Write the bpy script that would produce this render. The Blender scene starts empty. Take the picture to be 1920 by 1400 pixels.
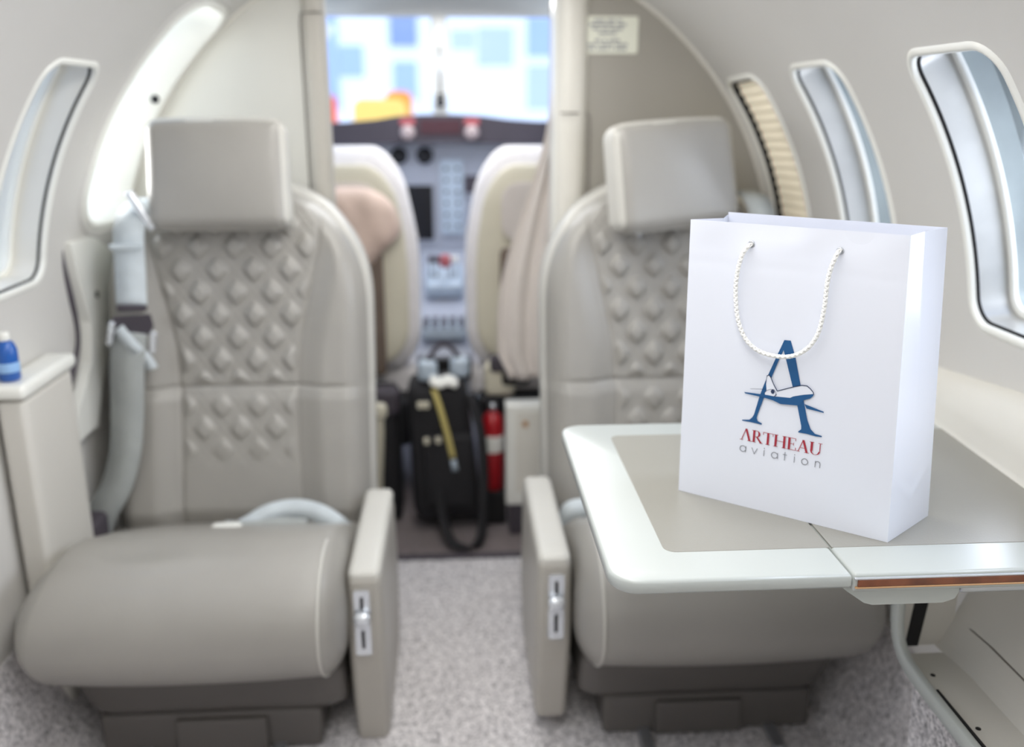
import bpy, bmesh, math, random
from math import sin, cos, pi, sqrt, asin, atan2, radians
from mathutils import Vector, Matrix
from mathutils.geometry import delaunay_2d_cdt, tessellate_polygon
random.seed(7)
sc = bpy.context.scene
COL = sc.collection
H = 1.24            # eye height
ZC = 0.82           # fuselage centre height

# ------------------------------------------------------------------ materials
def lin(c):
    c = c / 255.0
    return c / 12.92 if c <= 0.04045 else ((c + 0.055) / 1.055) ** 2.4
def rgb(r, g, b): return (lin(r), lin(g), lin(b), 1)
MATS = {}
def mat(name, col, rough=.5, metal=0., bump=0., bscale=200., tint=.0, tscale=8., coat=0., spec=.5, col2=None, sheen=0., sss=0., emis=0.):
    if name in MATS: return MATS[name]
    m = bpy.data.materials.new(name); m.use_nodes = True
    nt = m.node_tree; n = nt.nodes; l = nt.links
    b = n['Principled BSDF']
    b.inputs['Roughness'].default_value = rough
    b.inputs['Metallic'].default_value = metal
    b.inputs['Specular IOR Level'].default_value = spec
    b.inputs['Coat Weight'].default_value = coat
    b.inputs['Coat Roughness'].default_value = .25
    b.inputs['Sheen Weight'].default_value = sheen
    tc = n.new('ShaderNodeTexCoord')
    c = rgb(*col)
    if tint > 0 or col2:
        nz = n.new('ShaderNodeTexNoise'); nz.inputs['Scale'].default_value = tscale; nz.inputs['Detail'].default_value = 5
        l.new(tc.outputs['Object'], nz.inputs['Vector'])
        rp = n.new('ShaderNodeValToRGB')
        rp.color_ramp.elements[0].position = .35; rp.color_ramp.elements[1].position = .65
        c2 = rgb(*col2) if col2 else tuple(min(1, x * (1 - tint)) for x in c[:3]) + (1,)
        rp.color_ramp.elements[0].color = c2; rp.color_ramp.elements[1].color = c
        l.new(nz.outputs['Fac'], rp.inputs['Fac']); l.new(rp.outputs['Color'], b.inputs['Base Color'])
    else:
        b.inputs['Base Color'].default_value = c
    if bump > 0:
        nz = n.new('ShaderNodeTexNoise'); nz.inputs['Scale'].default_value = bscale; nz.inputs['Detail'].default_value = 3
        l.new(tc.outputs['Object'], nz.inputs['Vector'])
        bp = n.new('ShaderNodeBump'); bp.inputs['Strength'].default_value = bump; bp.inputs['Distance'].default_value = .002
        l.new(nz.outputs['Fac'], bp.inputs['Height']); l.new(bp.outputs['Normal'], b.inputs['Normal'])
    if emis > 0:
        b.inputs['Emission Color'].default_value = c; b.inputs['Emission Strength'].default_value = emis
    MATS[name] = m
    return m
def glassmat(name, col=(235, 242, 255), refl=.12):
    m = bpy.data.materials.new(name); m.use_nodes = True
    nt = m.node_tree; n = nt.nodes; l = nt.links
    n.remove(n['Principled BSDF']); out = n['Material Output']
    t = n.new('ShaderNodeBsdfTransparent'); t.inputs['Color'].default_value = rgb(*col)
    g = n.new('ShaderNodeBsdfGlossy'); g.inputs['Roughness'].default_value = .02
    lw = n.new('ShaderNodeLayerWeight'); lw.inputs['Blend'].default_value = refl
    mx = n.new('ShaderNodeMixShader')
    l.new(lw.outputs['Fresnel'], mx.inputs['Fac']); l.new(t.outputs[0], mx.inputs[1]); l.new(g.outputs[0], mx.inputs[2])
    l.new(mx.outputs[0], out.inputs['Surface'])
    return m

M = dict(
    wall=mat('cabin_liner', (209, 207, 203), .62, bump=.12, bscale=420, tint=.03, tscale=3),
    wall_lo=mat('lower_side_panel', (208, 205, 198), .6, bump=.12, bscale=420, tint=.03, tscale=3),
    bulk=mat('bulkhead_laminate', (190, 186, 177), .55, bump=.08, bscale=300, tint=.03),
    bulk_shade=mat('bulkhead_laminate_shaded', (164, 160, 151), .55, bump=.08, bscale=300, tint=.03),  # same laminate on the right side, its dimmer light put into the colour
    bulk_lit=mat('bulkhead_laminate_daylit', (216, 215, 208), .5, bump=.08, bscale=300, tint=.03),  # same laminate on the left, door daylight put into the colour
    cream=mat('cream_plastic', (226, 223, 214), .38, tint=.03),
    white=mat('white_plastic', (236, 236, 230), .28, tint=.02, coat=.3),
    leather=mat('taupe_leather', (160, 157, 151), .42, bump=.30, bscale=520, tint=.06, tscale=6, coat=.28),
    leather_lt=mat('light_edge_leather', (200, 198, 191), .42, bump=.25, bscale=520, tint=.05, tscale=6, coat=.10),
    leather_dk=mat('shadow_taupe_leather', (98, 94, 91), .5, bump=.25, bscale=520, tint=.06, tscale=6),  # shade low on the seats put into a darker copy of the leather
    seam=mat('seam_thread', (120, 114, 108), .7, tint=.05),
    armp=mat('armrest_shell', (178, 174, 166), .42, bump=.15, bscale=500, tint=.04, coat=.1),
    dark=mat('dark_gap', (22, 21, 23), .8, tint=.1),
    black=mat('black_fabric', (30, 29, 33), .75, bump=.3, bscale=700, tint=.2, tscale=20),
    blackgloss=mat('black_screen', (12, 13, 20), .2, tint=.1),
    metal=mat('brushed_metal', (200, 204, 210), .28, metal=.9, tint=.05),
    chrome=mat('chrome', (228, 232, 238), .2, metal=.6, tint=.03),
    silver=mat('silver_reveal', (206, 205, 202), .28, metal=.4, tint=.30, tscale=5),
    slate=mat('slate_frame', (150, 158, 158), .22, metal=.25, tint=.15, tscale=9),
    tframe=mat('table_frame_lacquer', (188, 193, 190), .33, tint=.015, coat=.25),
    tinlay=mat('table_inlay_leather', (151, 149, 141), .34, bump=.10, bscale=600, tint=.03, coat=.2),
    wood=mat('brown_veneer', (128, 72, 44), .3, col2=(96, 50, 30), tscale=30, coat=.5),
    gold=mat('gold_trim', (222, 176, 130), .3, metal=.6, tint=.06),
    paper=mat('gloss_white_paper', (228, 232, 243), .30, tint=.01, tscale=3, coat=.35),
    rope=mat('white_cord', (246, 246, 244), .45, tint=.03, tscale=60),
    navy=mat('navy_ink', (24, 84, 136), .4, tint=.05),
    inkline=mat('dark_line_ink', (40, 56, 88), .4, tint=.05),
    crimson=mat('crimson_ink', (166, 40, 58), .4, tint=.05),
    greyink=mat('grey_ink', (140, 142, 150), .4, tint=.05),
    plac=mat('placard_film', (236, 237, 222), .4, tint=.02),
    web=mat('grey_webbing', (168, 172, 170), .55, bump=.5, bscale=900, tint=.08, tscale=40),
    webl=mat('light_webbing', (206, 214, 218), .5, bump=.5, bscale=900, tint=.08, tscale=40),
    bluep=mat('blue_plastic', (26, 92, 178), .3, tint=.1, coat=.3),
    bluelight=mat('pale_blue_label', (150, 190, 235), .4, tint=.05),
    blind=mat('cream_blind', (246, 236, 214), .7, tint=.02, emis=.18),  # slight glow added, as if daylight came through the cloth
    beige=mat('beige_shell', (216, 210, 190), .5, tint=.04),
    fleece=mat('white_fleece', (240, 236, 236), .95, bump=1., bscale=260, tint=.06, tscale=40, sheen=.4),
    tan=mat('tan_fabric', (222, 198, 184), .8, bump=.4, bscale=300, tint=.12, tscale=14),
    brown=mat('brown_shadow_leather', (120, 104, 92), .6, tint=.15, tscale=12),
    panel=mat('instrument_panel_grey', (168, 172, 184), .5, tint=.06, tscale=20),
    shield=mat('glareshield_charcoal', (72, 66, 74), .7, tint=.12, tscale=12),
    maroon=mat('maroon_strip', (70, 34, 44), .5, tint=.1),
    red=mat('red_paint', (176, 20, 32), .3, coat=.4, tint=.05),
    redk=mat('red_knob', (176, 92, 98), .4, tint=.05),
    lamp=mat('warm_lamp', (176, 160, 160), .4, tint=.05),
    yellow=mat('yellow_tape', (206, 190, 120), .5, tint=.08),
    curtain=mat('cream_curtain_cloth', (218, 210, 204), .85, bump=.3, bscale=400, tint=.04, tscale=20),
    pale=mat('pale_blue_grey', (186, 200, 214), .4, tint=.12, tscale=30),
    orange=mat('orange_paint', (250, 150, 40), .5, tint=.1, tscale=2, emis=.5),  # outdoor paints from here to hangar_pale glow a little in place of daylight
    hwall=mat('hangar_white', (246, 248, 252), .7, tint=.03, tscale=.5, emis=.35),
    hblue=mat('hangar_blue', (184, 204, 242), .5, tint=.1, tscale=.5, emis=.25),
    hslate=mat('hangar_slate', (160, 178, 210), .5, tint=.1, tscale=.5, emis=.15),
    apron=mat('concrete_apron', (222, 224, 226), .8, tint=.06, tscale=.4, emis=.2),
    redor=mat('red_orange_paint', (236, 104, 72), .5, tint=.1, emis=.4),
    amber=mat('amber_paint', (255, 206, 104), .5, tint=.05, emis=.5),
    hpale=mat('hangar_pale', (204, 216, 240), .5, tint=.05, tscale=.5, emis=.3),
    purple=mat('lilac_glow', (180, 168, 224), .5, tint=.05),
)
M['glass'] = glassmat('window_glass')

def carpetmat(name, c1, c2, sc1=260):
    m = bpy.data.materials.new(name); m.use_nodes = True
    nt = m.node_tree; n = nt.nodes; l = nt.links; b = n['Principled BSDF']
    b.inputs['Roughness'].default_value = 1; b.inputs['Specular IOR Level'].default_value = .1
    b.inputs['Sheen Weight'].default_value = .3
    tc = n.new('ShaderNodeTexCoord')
    v = n.new('ShaderNodeTexVoronoi'); v.inputs['Scale'].default_value = sc1
    nz = n.new('ShaderNodeTexNoise'); nz.inputs['Scale'].default_value = 85; nz.inputs['Detail'].default_value = 8; nz.inputs['Roughness'].default_value = .75
    mx = n.new('ShaderNodeMath'); mx.operation = 'MULTIPLY_ADD'; mx.inputs[1].default_value = .45
    l.new(tc.outputs['Object'], v.inputs['Vector']); l.new(tc.outputs['Object'], nz.inputs['Vector'])
    l.new(v.outputs['Color'], mx.inputs[0]); l.new(nz.outputs['Fac'], mx.inputs[2])
    rp = n.new('ShaderNodeValToRGB'); rp.color_ramp.elements[0].position = .40; rp.color_ramp.elements[1].position = .88
    rp.color_ramp.elements[0].color = rgb(*c1); rp.color_ramp.elements[1].color = rgb(*c2)
    l.new(mx.outputs[0], rp.inputs['Fac']); l.new(rp.outputs['Color'], b.inputs['Base Color'])
    bp = n.new('ShaderNodeBump'); bp.inputs['Strength'].default_value = .8; bp.inputs['Distance'].default_value = .004
    l.new(mx.outputs[0], bp.inputs['Height']); l.new(bp.outputs['Normal'], b.inputs['Normal'])
    return m
M['carpet'] = carpetmat('grey_cut_pile_carpet', (84, 82, 86), (250, 246, 247), 230)
M['carpet2'] = carpetmat('brown_grey_carpet', (84, 74, 76), (140, 128, 128))

# ------------------------------------------------------------------ object helpers
TR = {}
def empty(name, loc, label, cat, group=None):
    o = bpy.data.objects.new(name, None); COL.objects.link(o)
    o.location = loc; o.empty_display_size = .05
    o['label'] = label; o['category'] = cat
    if group: o['group'] = group
    TR[o.name] = Matrix.Translation(Vector(loc))
    return o
def tag(o, label, cat, group=None):
    o['label'] = label; o['category'] = cat
    if group: o['group'] = group
    return o
def struct(o):
    o['kind'] = 'structure'; return o
def mesh(name, verts, faces, m, parent=None, smooth=True, label=None, recalc=True, sharp=None):
    me = bpy.data.meshes.new(name); me.from_pydata([tuple(v) for v in verts], [], faces)
    if recalc:
        bm = bmesh.new(); bm.from_mesh(me); bmesh.ops.recalc_face_normals(bm, faces=bm.faces); bm.to_mesh(me); bm.free()
    me.materials.append(m if not isinstance(m, str) else M[m])
    if smooth:
        for p in me.polygons: p.use_smooth = True
        if sharp: me.set_sharp_from_angle(angle=radians(sharp))
    me.update()
    o = bpy.data.objects.new(name, me); COL.objects.link(o)
    if parent:
        o.parent = parent
        if parent.name in TR: o.matrix_parent_inverse = TR[parent.name].inverted()
    if label: o['label'] = label
    return o
class MB:
    """collects shapes for one mesh"""
    def __init__(s): s.v = []; s.f = []
    def add(s, v, f):
        k = len(s.v); s.v += [Vector(p) for p in v]; s.f += [tuple(i + k for i in q) for q in f]; return s
    def build(s, name, m, parent=None, smooth=True, label=None, recalc=True, sharp=None):
        return mesh(name, s.v, s.f, m, parent, smooth, label, recalc, sharp)
    def xf(s, mtx): s.v = [mtx @ v for v in s.v]; return s

def g_rbox(c, h, r, nc=4, nm=4, deform=None, rot=None):
    """box of half sizes h with rounded edges of radii r (number or three), returned as verts, faces"""
    if not hasattr(r, '__len__'): r = (r, r, r)
    r = [min(a, b * .999) for a, b in zip(r, h)]
    ax = []
    for i in range(3):
        t = [sin(pi / 4 * k / nc) / cos(pi / 4 * k / nc) for k in range(nc + 1)]
        neg = [-(h[i] - r[i]) - r[i] * a for a in reversed(t)]
        pos = [(h[i] - r[i]) + r[i] * a for a in t]
        mid = [-(h[i] - r[i]) + 2 * (h[i] - r[i]) * k / nm for k in range(1, nm)]
        ax.append(neg + mid + pos)
    vs = []; fs = []; idx = {}
    def P(i, j, k):
        key = (i, j, k)
        if key in idx: return idx[key]
        p = [ax[0][i], ax[1][j], ax[2][k]]
        q = [max(-(h[a] - r[a]), min(h[a] - r[a], p[a])) for a in range(3)]
        d = Vector([(p[a] - q[a]) / r[a] for a in range(3)])
        # inside the corner zone the box surface has max component 1
        d.normalize()
        v = Vector([q[a] + d[a] * r[a] for a in range(3)])
        idx[key] = len(vs); vs.append(v); return idx[key]
    n = [len(a) - 1 for a in ax]
    for i in range(n[0]):
        for j in range(n[1]):
            fs.append((P(i, j, 0), P(i + 1, j, 0), P(i + 1, j + 1, 0), P(i, j + 1, 0)))
            fs.append((P(i, j, n[2]), P(i + 1, j, n[2]), P(i + 1, j + 1, n[2]), P(i, j + 1, n[2])))
        for k in range(n[2]):
            fs.append((P(i, 0, k), P(i + 1, 0, k), P(i + 1, 0, k + 1), P(i, 0, k + 1)))
            fs.append((P(i, n[1], k), P(i + 1, n[1], k), P(i + 1, n[1], k + 1), P(i, n[1], k + 1)))
    for j in range(n[1]):
        for k in range(n[2]):
            fs.append((P(0, j, k), P(0, j + 1, k), P(0, j + 1, k + 1), P(0, j, k + 1)))
            fs.append((P(n[0], j, k), P(n[0], j + 1, k), P(n[0], j + 1, k + 1), P(n[0], j, k + 1)))
    if deform: vs = [deform(v) for v in vs]
    if rot: vs = [rot @ v for v in vs]
    c = Vector(c)
    return [v + c for v in vs], fs
def rbox(name, c, h, r, m, parent=None, nc=3, nm=2, deform=None, rot=None, label=None):
    v, f = g_rbox(c, h, r, nc, nm, deform, rot)
    return mesh(name, v, f, m, parent, label=label)
def g_tube(path, rad, n=10, closed=False, cap=True):
    path = [Vector(p) for p in path]; N = len(path); vs = []; fs = []
    up = None
    for i, p in enumerate(path):
        a = path[(i - 1) % N] if (closed or i > 0) else p
        b = path[(i + 1) % N] if (closed or i < N - 1) else p
        t = (b - a).normalized()
        if up is None:
            up = t.orthogonal().normalized()
        up = (up - t * up.dot(t)).normalized(); w = t.cross(up)
        r = rad[i] if hasattr(rad, '__len__') else rad
        for k in range(n):
            a_ = 2 * pi * k / n
            vs.append(p + up * cos(a_) * r + w * sin(a_) * r)
    seg = N if closed else N - 1
    for i in range(seg):
        for k in range(n):
            a_ = i * n + k; b_ = i * n + (k + 1) % n; j = (i + 1) % N
            fs.append((a_, b_, j * n + (k + 1) % n, j * n + k))
    if cap and not closed:
        fs.append(tuple(range(n))[::-1]); fs.append(tuple(range((N - 1) * n, N * n)))
    return vs, fs
def tube(name, path, rad, m, parent=None, n=10, closed=False, label=None):
    v, f = g_tube(path, rad, n, closed); return mesh(name, v, f, m, parent, label=label)
def g_cyl(p0, p1, r, n=24, r1=None):
    p0 = Vector(p0); p1 = Vector(p1); return g_tube([p0, p1], [r, r if r1 is None else r1], n)
def smooth_path(pts, k=6):
    """Catmull-Rom through the points"""
    P = [Vector(p) for p in pts]; P = [P[0] * 2 - P[1]] + P + [P[-1] * 2 - P[-2]]
    out = []
    for i in range(1, len(P) - 2):
        for j in range(k):
            t = j / k
            out.append(.5 * ((2 * P[i]) + (P[i + 1] - P[i - 1]) * t + (2 * P[i - 1] - 5 * P[i] + 4 * P[i + 1] - P[i + 2]) * t * t + (3 * P[i] - P[i - 1] - 3 * P[i + 1] + P[i + 2]) * t ** 3))
    out.append(P[-2]); return out
def g_ribbon(path, widths, wdir, th=.0016):
    """strap: path points, half width, direction of the width at each point"""
    vs = []; fs = []; N = len(path)
    for i, p in enumerate(path):
        p = Vector(p); a = Vector(path[max(0, i - 1)]); b = Vector(path[min(N - 1, i + 1)])
        t = (b - a).normalized(); w = Vector(wdir[i] if hasattr(wdir[0], '__len__') else wdir)
        w = (w - t * w.dot(t)).normalized(); nn = t.cross(w).normalized()
        hw = widths[i] if hasattr(widths, '__len__') else widths
        for sx, sy in ((-1, -1), (1, -1), (1, 1), (-1, 1)):
            vs.append(p + w * sx * hw + nn * sy * th)
    for i in range(N - 1):
        for k in range(4):
            fs.append((i * 4 + k, i * 4 + (k + 1) % 4, i * 4 + 4 + (k + 1) % 4, i * 4 + 4 + k))
    fs.append((3, 2, 1, 0)); fs.append(tuple((N - 1) * 4 + k for k in range(4)))
    return vs, fs
def g_prism(poly, axis, a, b):
    """extrude a 2D polygon along axis (0,1,2) from a to b"""
    def mk(p, t):
        q = [0, 0, 0]; o = [i for i in range(3) if i != axis]
        q[o[0]] = p[0]; q[o[1]] = p[1]; q[axis] = t; return Vector(q)
    n = len(poly); vs = [mk(p, a) for p in poly] + [mk(p, b) for p in poly]
    tri = tessellate_polygon([[Vector((p[0], p[1], 0)) for p in poly]])
    fs = [tuple(t) for t in tri] + [tuple(i + n for i in reversed(t)) for t in tri]
    fs += [(i, (i + 1) % n, n + (i + 1) % n, n + i) for i in range(n)]
    return vs, fs
def rrect(x0, y0, x1, y1, r, n=6):
    out = []
    for cx, cy, a0 in ((x1 - r, y1 - r, 0), (x0 + r, y1 - r, pi / 2), (x0 + r, y0 + r, pi), (x1 - r, y0 + r, 3 * pi / 2)):
        for k in range(n + 1):
            a = a0 + pi / 2 * k / n; out.append((cx + r * cos(a), cy + r * sin(a)))
    return out

def rrd(x0, y0, x1, y1, r, n=8, mx=5, my=22):
    """rounded rectangle with extra points along its straight sides"""
    q = rrect(x0, y0, x1, y1, r, n); k = n + 1; out = []
    for c in range(4):
        seg = q[c * k:(c + 1) * k]; nxt = q[((c + 1) % 4) * k]; m_ = mx if c % 2 == 0 else my
        out += seg
        a = seg[-1]
        for i in range(1, m_): out.append((a[0] + (nxt[0] - a[0]) * i / m_, a[1] + (nxt[1] - a[1]) * i / m_))
    return out

# ------------------------------------------------------------------ hull
def RR(y):
    t = max(0, min(1, (y - 1.75) / .45)); t = t * t * (3 - 2 * t)
    return .81 - .028 * t
def hull(y, s, off=0., side=1):
    """s: arc length above the widest height (negative: straight wall below)"""
    R = RR(y)
    if s < 0: return Vector((side * (R + off), y, ZC + s))
    a = s / .81
    return Vector((side * (R + off) * cos(a), y, ZC + (R + off) * sin(a)))
S_TOP = .81 * radians(62)
def win_loop(yc, hw, s0, s1, r, off=0., n=8):
    return rrd(yc - hw - off, s0 - off, yc + hw + off, s1 + off, max(.012, r + off), n)
def hull_sheet(name, side, y0, y1, s0, s1, holes, m):
    pts = []; edges = []
    for hl in holes:
        k = len(pts); n = len(hl); pts += [Vector(p) for p in hl]; edges += [(k + i, k + (i + 1) % n) for i in range(n)]
    def inside(p, poly):
        c = False; n = len(poly); x, y = p; j = n - 1
        for i in range(n):
            xi, yi = poly[i]; xj, yj = poly[j]
            if (yi > y) != (yj > y) and x < (xj - xi) * (y - yi) / (yj - yi) + xi: c = not c
            j = i
        return c
    def near(p, poly, d):
        return any((p[0] - q[0]) ** 2 + (p[1] - q[1]) ** 2 < d * d for q in poly)
    ny = int((y1 - y0) / .04) + 1; ns = int((s1 - s0) / .025) + 1
    for i in range(ny + 1):
        for j in range(ns + 1):
            p = (y0 + (y1 - y0) * i / ny, s0 + (s1 - s0) * j / ns)
            if any(inside(p, h) or near(p, h, .006) for h in holes): continue
            pts.append(Vector(p))
    v, e, f, *_ = delaunay_2d_cdt(pts, edges, [], 0, 1e-6)
    ff = []
    for q in f:
        c = sum((v[i] for i in q), Vector((0, 0))) / len(q)
        if not any(inside((c.x, c.y), h) for h in holes): ff.append(tuple(q))
    V3 = [hull(p.x, p.y, 0, side) for p in v]
    o = mesh(name, V3, ff, m, recalc=True)
    me = o.data
    nn = []
    for p in v:
        a = max(0, p.y) / .81; nn.append((-side * cos(a), 0, -sin(a)))
    # orient inwards
    bm = bmesh.new(); bm.from_mesh(me)
    for fc in bm.faces:
        c = fc.calc_center_median(); inward = Vector((-c.x, 0, ZC - c.z if c.z > ZC else 0))
        if fc.normal.dot(inward) < 0: fc.normal_flip()
    bm.to_mesh(me); bm.free()
    try: me.normals_split_custom_set_from_vertices(nn)
    except Exception: pass
    return struct(o)

WY = [1.227, 1.693, 2.055]         # window centres along the cabin
WH = [.108, .110, .090]
S0, S1 = .100, .524
Y0 = -.55
YB = 2.20
holesR = [win_loop(y, h, S0, S1, .040) for y, h in zip(WY, WH)] + [win_loop(.752, .106, S0, S1, .040), win_loop(.282, .106, S0, S1, .040)]
hull_sheet('wall_right', 1, Y0, YB, -.78, S_TOP, holesR, M['wall'])
DOORL = rrd(1.950, .185, 2.165, .725, .07)
holesL = [win_loop(1.692, .106, S0, S1, .040), win_loop(1.222, .106, S0, S1, .040), win_loop(.752, .106, S0, S1, .040), win_loop(.282, .106, S0, S1, .040), DOORL]
hull_sheet('wall_left', -1, Y0, YB, -.78, S_TOP, holesL, M['wall'])
# crown of the cabin
mb = MB(); vs = []; fs = []
nj, ni = 24, 30
for i in range(ni + 1):
    y = Y0 + (YB - Y0) * i / ni
    for j in range(nj + 1):
        a = radians(62 + 56 * j / nj); R = RR(y); vs.append((R * cos(a), y, ZC + R * sin(a)))
for i in range(ni):
    for j in range(nj): k = i * (nj + 1) + j; fs.append((k, k + 1, k + nj + 2, k + nj + 1))
struct(mesh('ceiling', vs, fs, 'wall'))
# aft partition behind the viewer
poly = [(-.81, .04)] + [(-.81, ZC)] + [(.81 * cos(radians(180 - a)), ZC + .81 * sin(radians(180 - a))) for a in range(6, 180, 6)] + [(.81, ZC), (.81, .04)]
struct(MB().add(*g_prism(poly, 1, Y0 - .03, Y0)).build('wall_back', M['wall'], smooth=False))
# floor
struct(MB().add(*g_prism([(-.81, Y0), (.81, Y0), (.81, 2.24), (-.81, 2.24)], 2, .0, .06)).build('floor', M['carpet'], smooth=False))
struct(MB().add(*g_prism([(-.80, 2.24), (.80, 2.24), (.80, 3.6), (-.80, 3.6)], 2, .0, .055)).build('floor_forward', M['carpet2'], smooth=False))
struct(MB().add(*g_rbox((0, 2.24, .062), (.26, .012, .005), .004)).build('trim_1', M['shield']))
# carpeted foot of the right side wall
for sx, nm in ((1, 'baseboard_right'), (-1, 'baseboard_left')):
    vs, fs = g_prism([(sx * .70, .06), (sx * .755, .14), (sx * .80, .30), (sx * .811, .30), (sx * .811, .06)], 1, Y0, YB)
    struct(mesh(nm, vs, fs, 'carpet', smooth=False))

# ------------------------------------------------------------------ windows
def band(loops, side):
    vs = []; fs = []
    n = len(loops[0][0])
    for lp, off in loops:
        for (y, s) in lp: vs.append(hull(y, s, off, side))
    for k in range(len(loops) - 1):
        for i in range(n):
            fs.append((k * n + i, k * n + (i + 1) % n, (k + 1) * n + (i + 1) % n, (k + 1) * n + i))
    return vs, fs
def window(name, yc, hw, side, blind=False):
    L = lambda o: win_loop(yc, hw, S0, S1, .040, o)
    root = mesh(name, *band([(L(.013), .0004), (L(.010), -.0025), (L(.006), -.0040), (L(.002), -.0035), (L(-.001), -.001), (L(-.0015), .006)], side), M['white'])
    struct(root)
    gk = [(L(-.0010), .003), (L(-.009), .006), (L(-.0095), .016)] if blind else [(L(-.0015), .005), (L(-.0042), .0065), (L(-.0045), .0095)]
    mesh('window_gasket', *band(gk, side), M['dark'], root)
    mesh('window_reveal', *band([(L(-.0025), .0085), (L(-.003), .012), (L(-.005), .056)], side), M['cream'] if (blind or side < 0) else M['silver'], root)
    mesh('window_inner_frame', *band([(L(-.0045), .055), (L(-.013), .054), (L(-.015), .058), (L(-.015), .063)], side), M['white'], root)
    mesh('window_outer_reveal', *band([(L(-.012), .062), (L(-.013), .098)], side), M['slate'] if side > 0 else M['white'], root)
    lp = L(-.012); n = len(lp)
    # pane follows the hull
    def patch(off, ins, nm, m):
        a = L(ins); y0 = min(p[0] for p in a); y1 = max(p[0] for p in a); s0 = min(p[1] for p in a); s1 = max(p[1] for p in a)
        rows = []; vs = []; fs = []; N = 40
        for i in range(N + 1):
            s = s0 + (s1 - s0) * (.5 - .5 * cos(pi * i / N)); r = .040 + ins
            d = max(0, (s0 + r) - s, s - (s1 - r)); dx = r - sqrt(max(0, r * r - min(d, r) ** 2))
            for t in (0, .25, .5, .75, 1):
                y = (y0 + dx) + (y1 - y0 - 2 * dx) * t; vs.append(hull(y, s, off, side))
        for i in range(N):
            for j in range(4): k = i * 5 + j; fs.append((k, k + 1, k + 6, k + 5))
        return mesh(nm, vs, fs, m, root)
    patch(.097, -.0125, 'window_pane', M['glass'])
    if blind:
        vs = []; fs = []; N = 180; a = L(-.006)
        y0 = yc - hw + .004; y1 = yc + hw - .006; s0 = S0 + .006; s1 = S1 - .006
        for i in range(N + 1):
            s = s0 + (s1 - s0) * i / N; r = .05
            r = .036; d = max(0, (s0 + r) - s, s - (s1 - r)); dx = r - sqrt(max(0, r * r - min(d, r) ** 2))
            z = .012 + .005 * abs(((i / 5.) % 2) - 1)
            for t in (0, .33, .66, 1): vs.append(hull((y0 + dx) + (y1 - y0 - 2 * dx) * t, s, z, side))
        for i in range(N):
            for j in range(3): k = i * 4 + j; fs.append((k, k + 1, k + 5, k + 4))
        mesh('pleated_blind', vs, fs, 'blind', root, smooth=False, label='cream pleated blind, drawn shut')
    return root
window('window_1', WY[0], WH[0], 1)
window('window_2', WY[1], WH[1], 1)
window('window_3', WY[2], WH[2], 1, blind=True)
window('window_4', 1.692, .106, -1)
window('window_5', 1.222, .106, -1)
window('window_6', .752, .106, 1)
window('window_7', .752, .106, -1)
window('window_8', .282, .106, 1)
window('window_9', .282, .106, -1)

# left entry opening: deep white jamb
def dl(o): return rrd(1.950 - o, .185 - o, 2.165 + o, .725 + o, .07 + o)
root = struct(mesh('door_1', *band([(dl(.018), .0006), (dl(.014), -.005), (dl(.002), -.006), (dl(-.002), -.002), (dl(-.003), .14)], -1), M['white']))
mesh('door_lip', *band([(dl(.032), .001), (dl(.028), -.004), (dl(.021), -.004), (dl(.018), .001)], -1), M['wall'], root)
tube('door_seal', smooth_path([(-.797, 1.872, 1.00), (-.800, 1.886, .93), (-.802, 1.915, .80), (-.803, 1.890, .73), (-.804, 1.80, .65), (-.806, 1.70, .585)], 6), .0075, 'shield', root, label='dark rubber seal strip')
p = hull(2.15, .47, .012, -1)
mesh('latch_hole', *g_cyl((p.x, 2.1635, p.z), (p.x, 2.1595, p.z), .009), M['dark'], root)
mesh('latch_hole', *g_cyl((-.779, 1.985, .85), (-.7765, 1.985, .85), .008), M['dark'], root)
pp = [(1.885, .975), (2.12, .975), (2.10, .80), (1.98, .69), (1.90, .58), (1.73, .58), (1.83, .65), (1.915, .72), (1.935, .80), (1.905, .90)]
mesh('latch_cover', *g_prism(pp, 0, -.800, -.778), M['white'], root, smooth=False, label='white latch cover plate below the opening')
# ------------------------------------------------------------------ bulkhead
def arc_pts(x0, x1, R, n=30):
    return [(x0 + (x1 - x0) * i / n, ZC + sqrt(max(0, R * R - (x0 + (x1 - x0) * i / n) ** 2))) for i in range(n + 1)]
RB = .781
DX0, DX1 = -.283, .240
polyR = [(DX1 + .06, .06), (DX1 + .06, ZC + sqrt(RB ** 2 - (DX1 + .06) ** 2))] + arc_pts(DX1 + .06, RB, RB, 40)[1:] + [(RB, .06)]
struct(MB().add(*g_prism(polyR, 1, YB - .004, YB + .03)).build('wall_front_right', M['bulk_shade'], smooth=False))
polyL = [(DX0 - .045, .06), (DX0 - .045, ZC + sqrt(RB ** 2 - (DX0 - .045) ** 2))] + arc_pts(DX0 - .045, -RB, RB, 40)[1:] + [(-RB, .06)]
struct(MB().add(*g_prism(polyL, 1, YB - .004, YB + .03)).build('wall_front_left', M['bulk_lit'], smooth=False))
# door posts (rounded)
rbt = M['cream']
struct(mesh('trim_2', *g_rbox((DX1 + .036, YB + .005, .80), (.036, .030, .74), (.032, .028, .01), 6, 2), M['cream']))
struct(mesh('trim_3', *g_rbox((DX0 - .026, YB + .005, .80), (.026, .030, .74), (.022, .026, .01), 6, 2), M['bulk']))
struct(mesh('trim_4', *g_rbox((DX1 + .004, YB + .045, .80), (.010, .045, .74), .004), M['white']))
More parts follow.
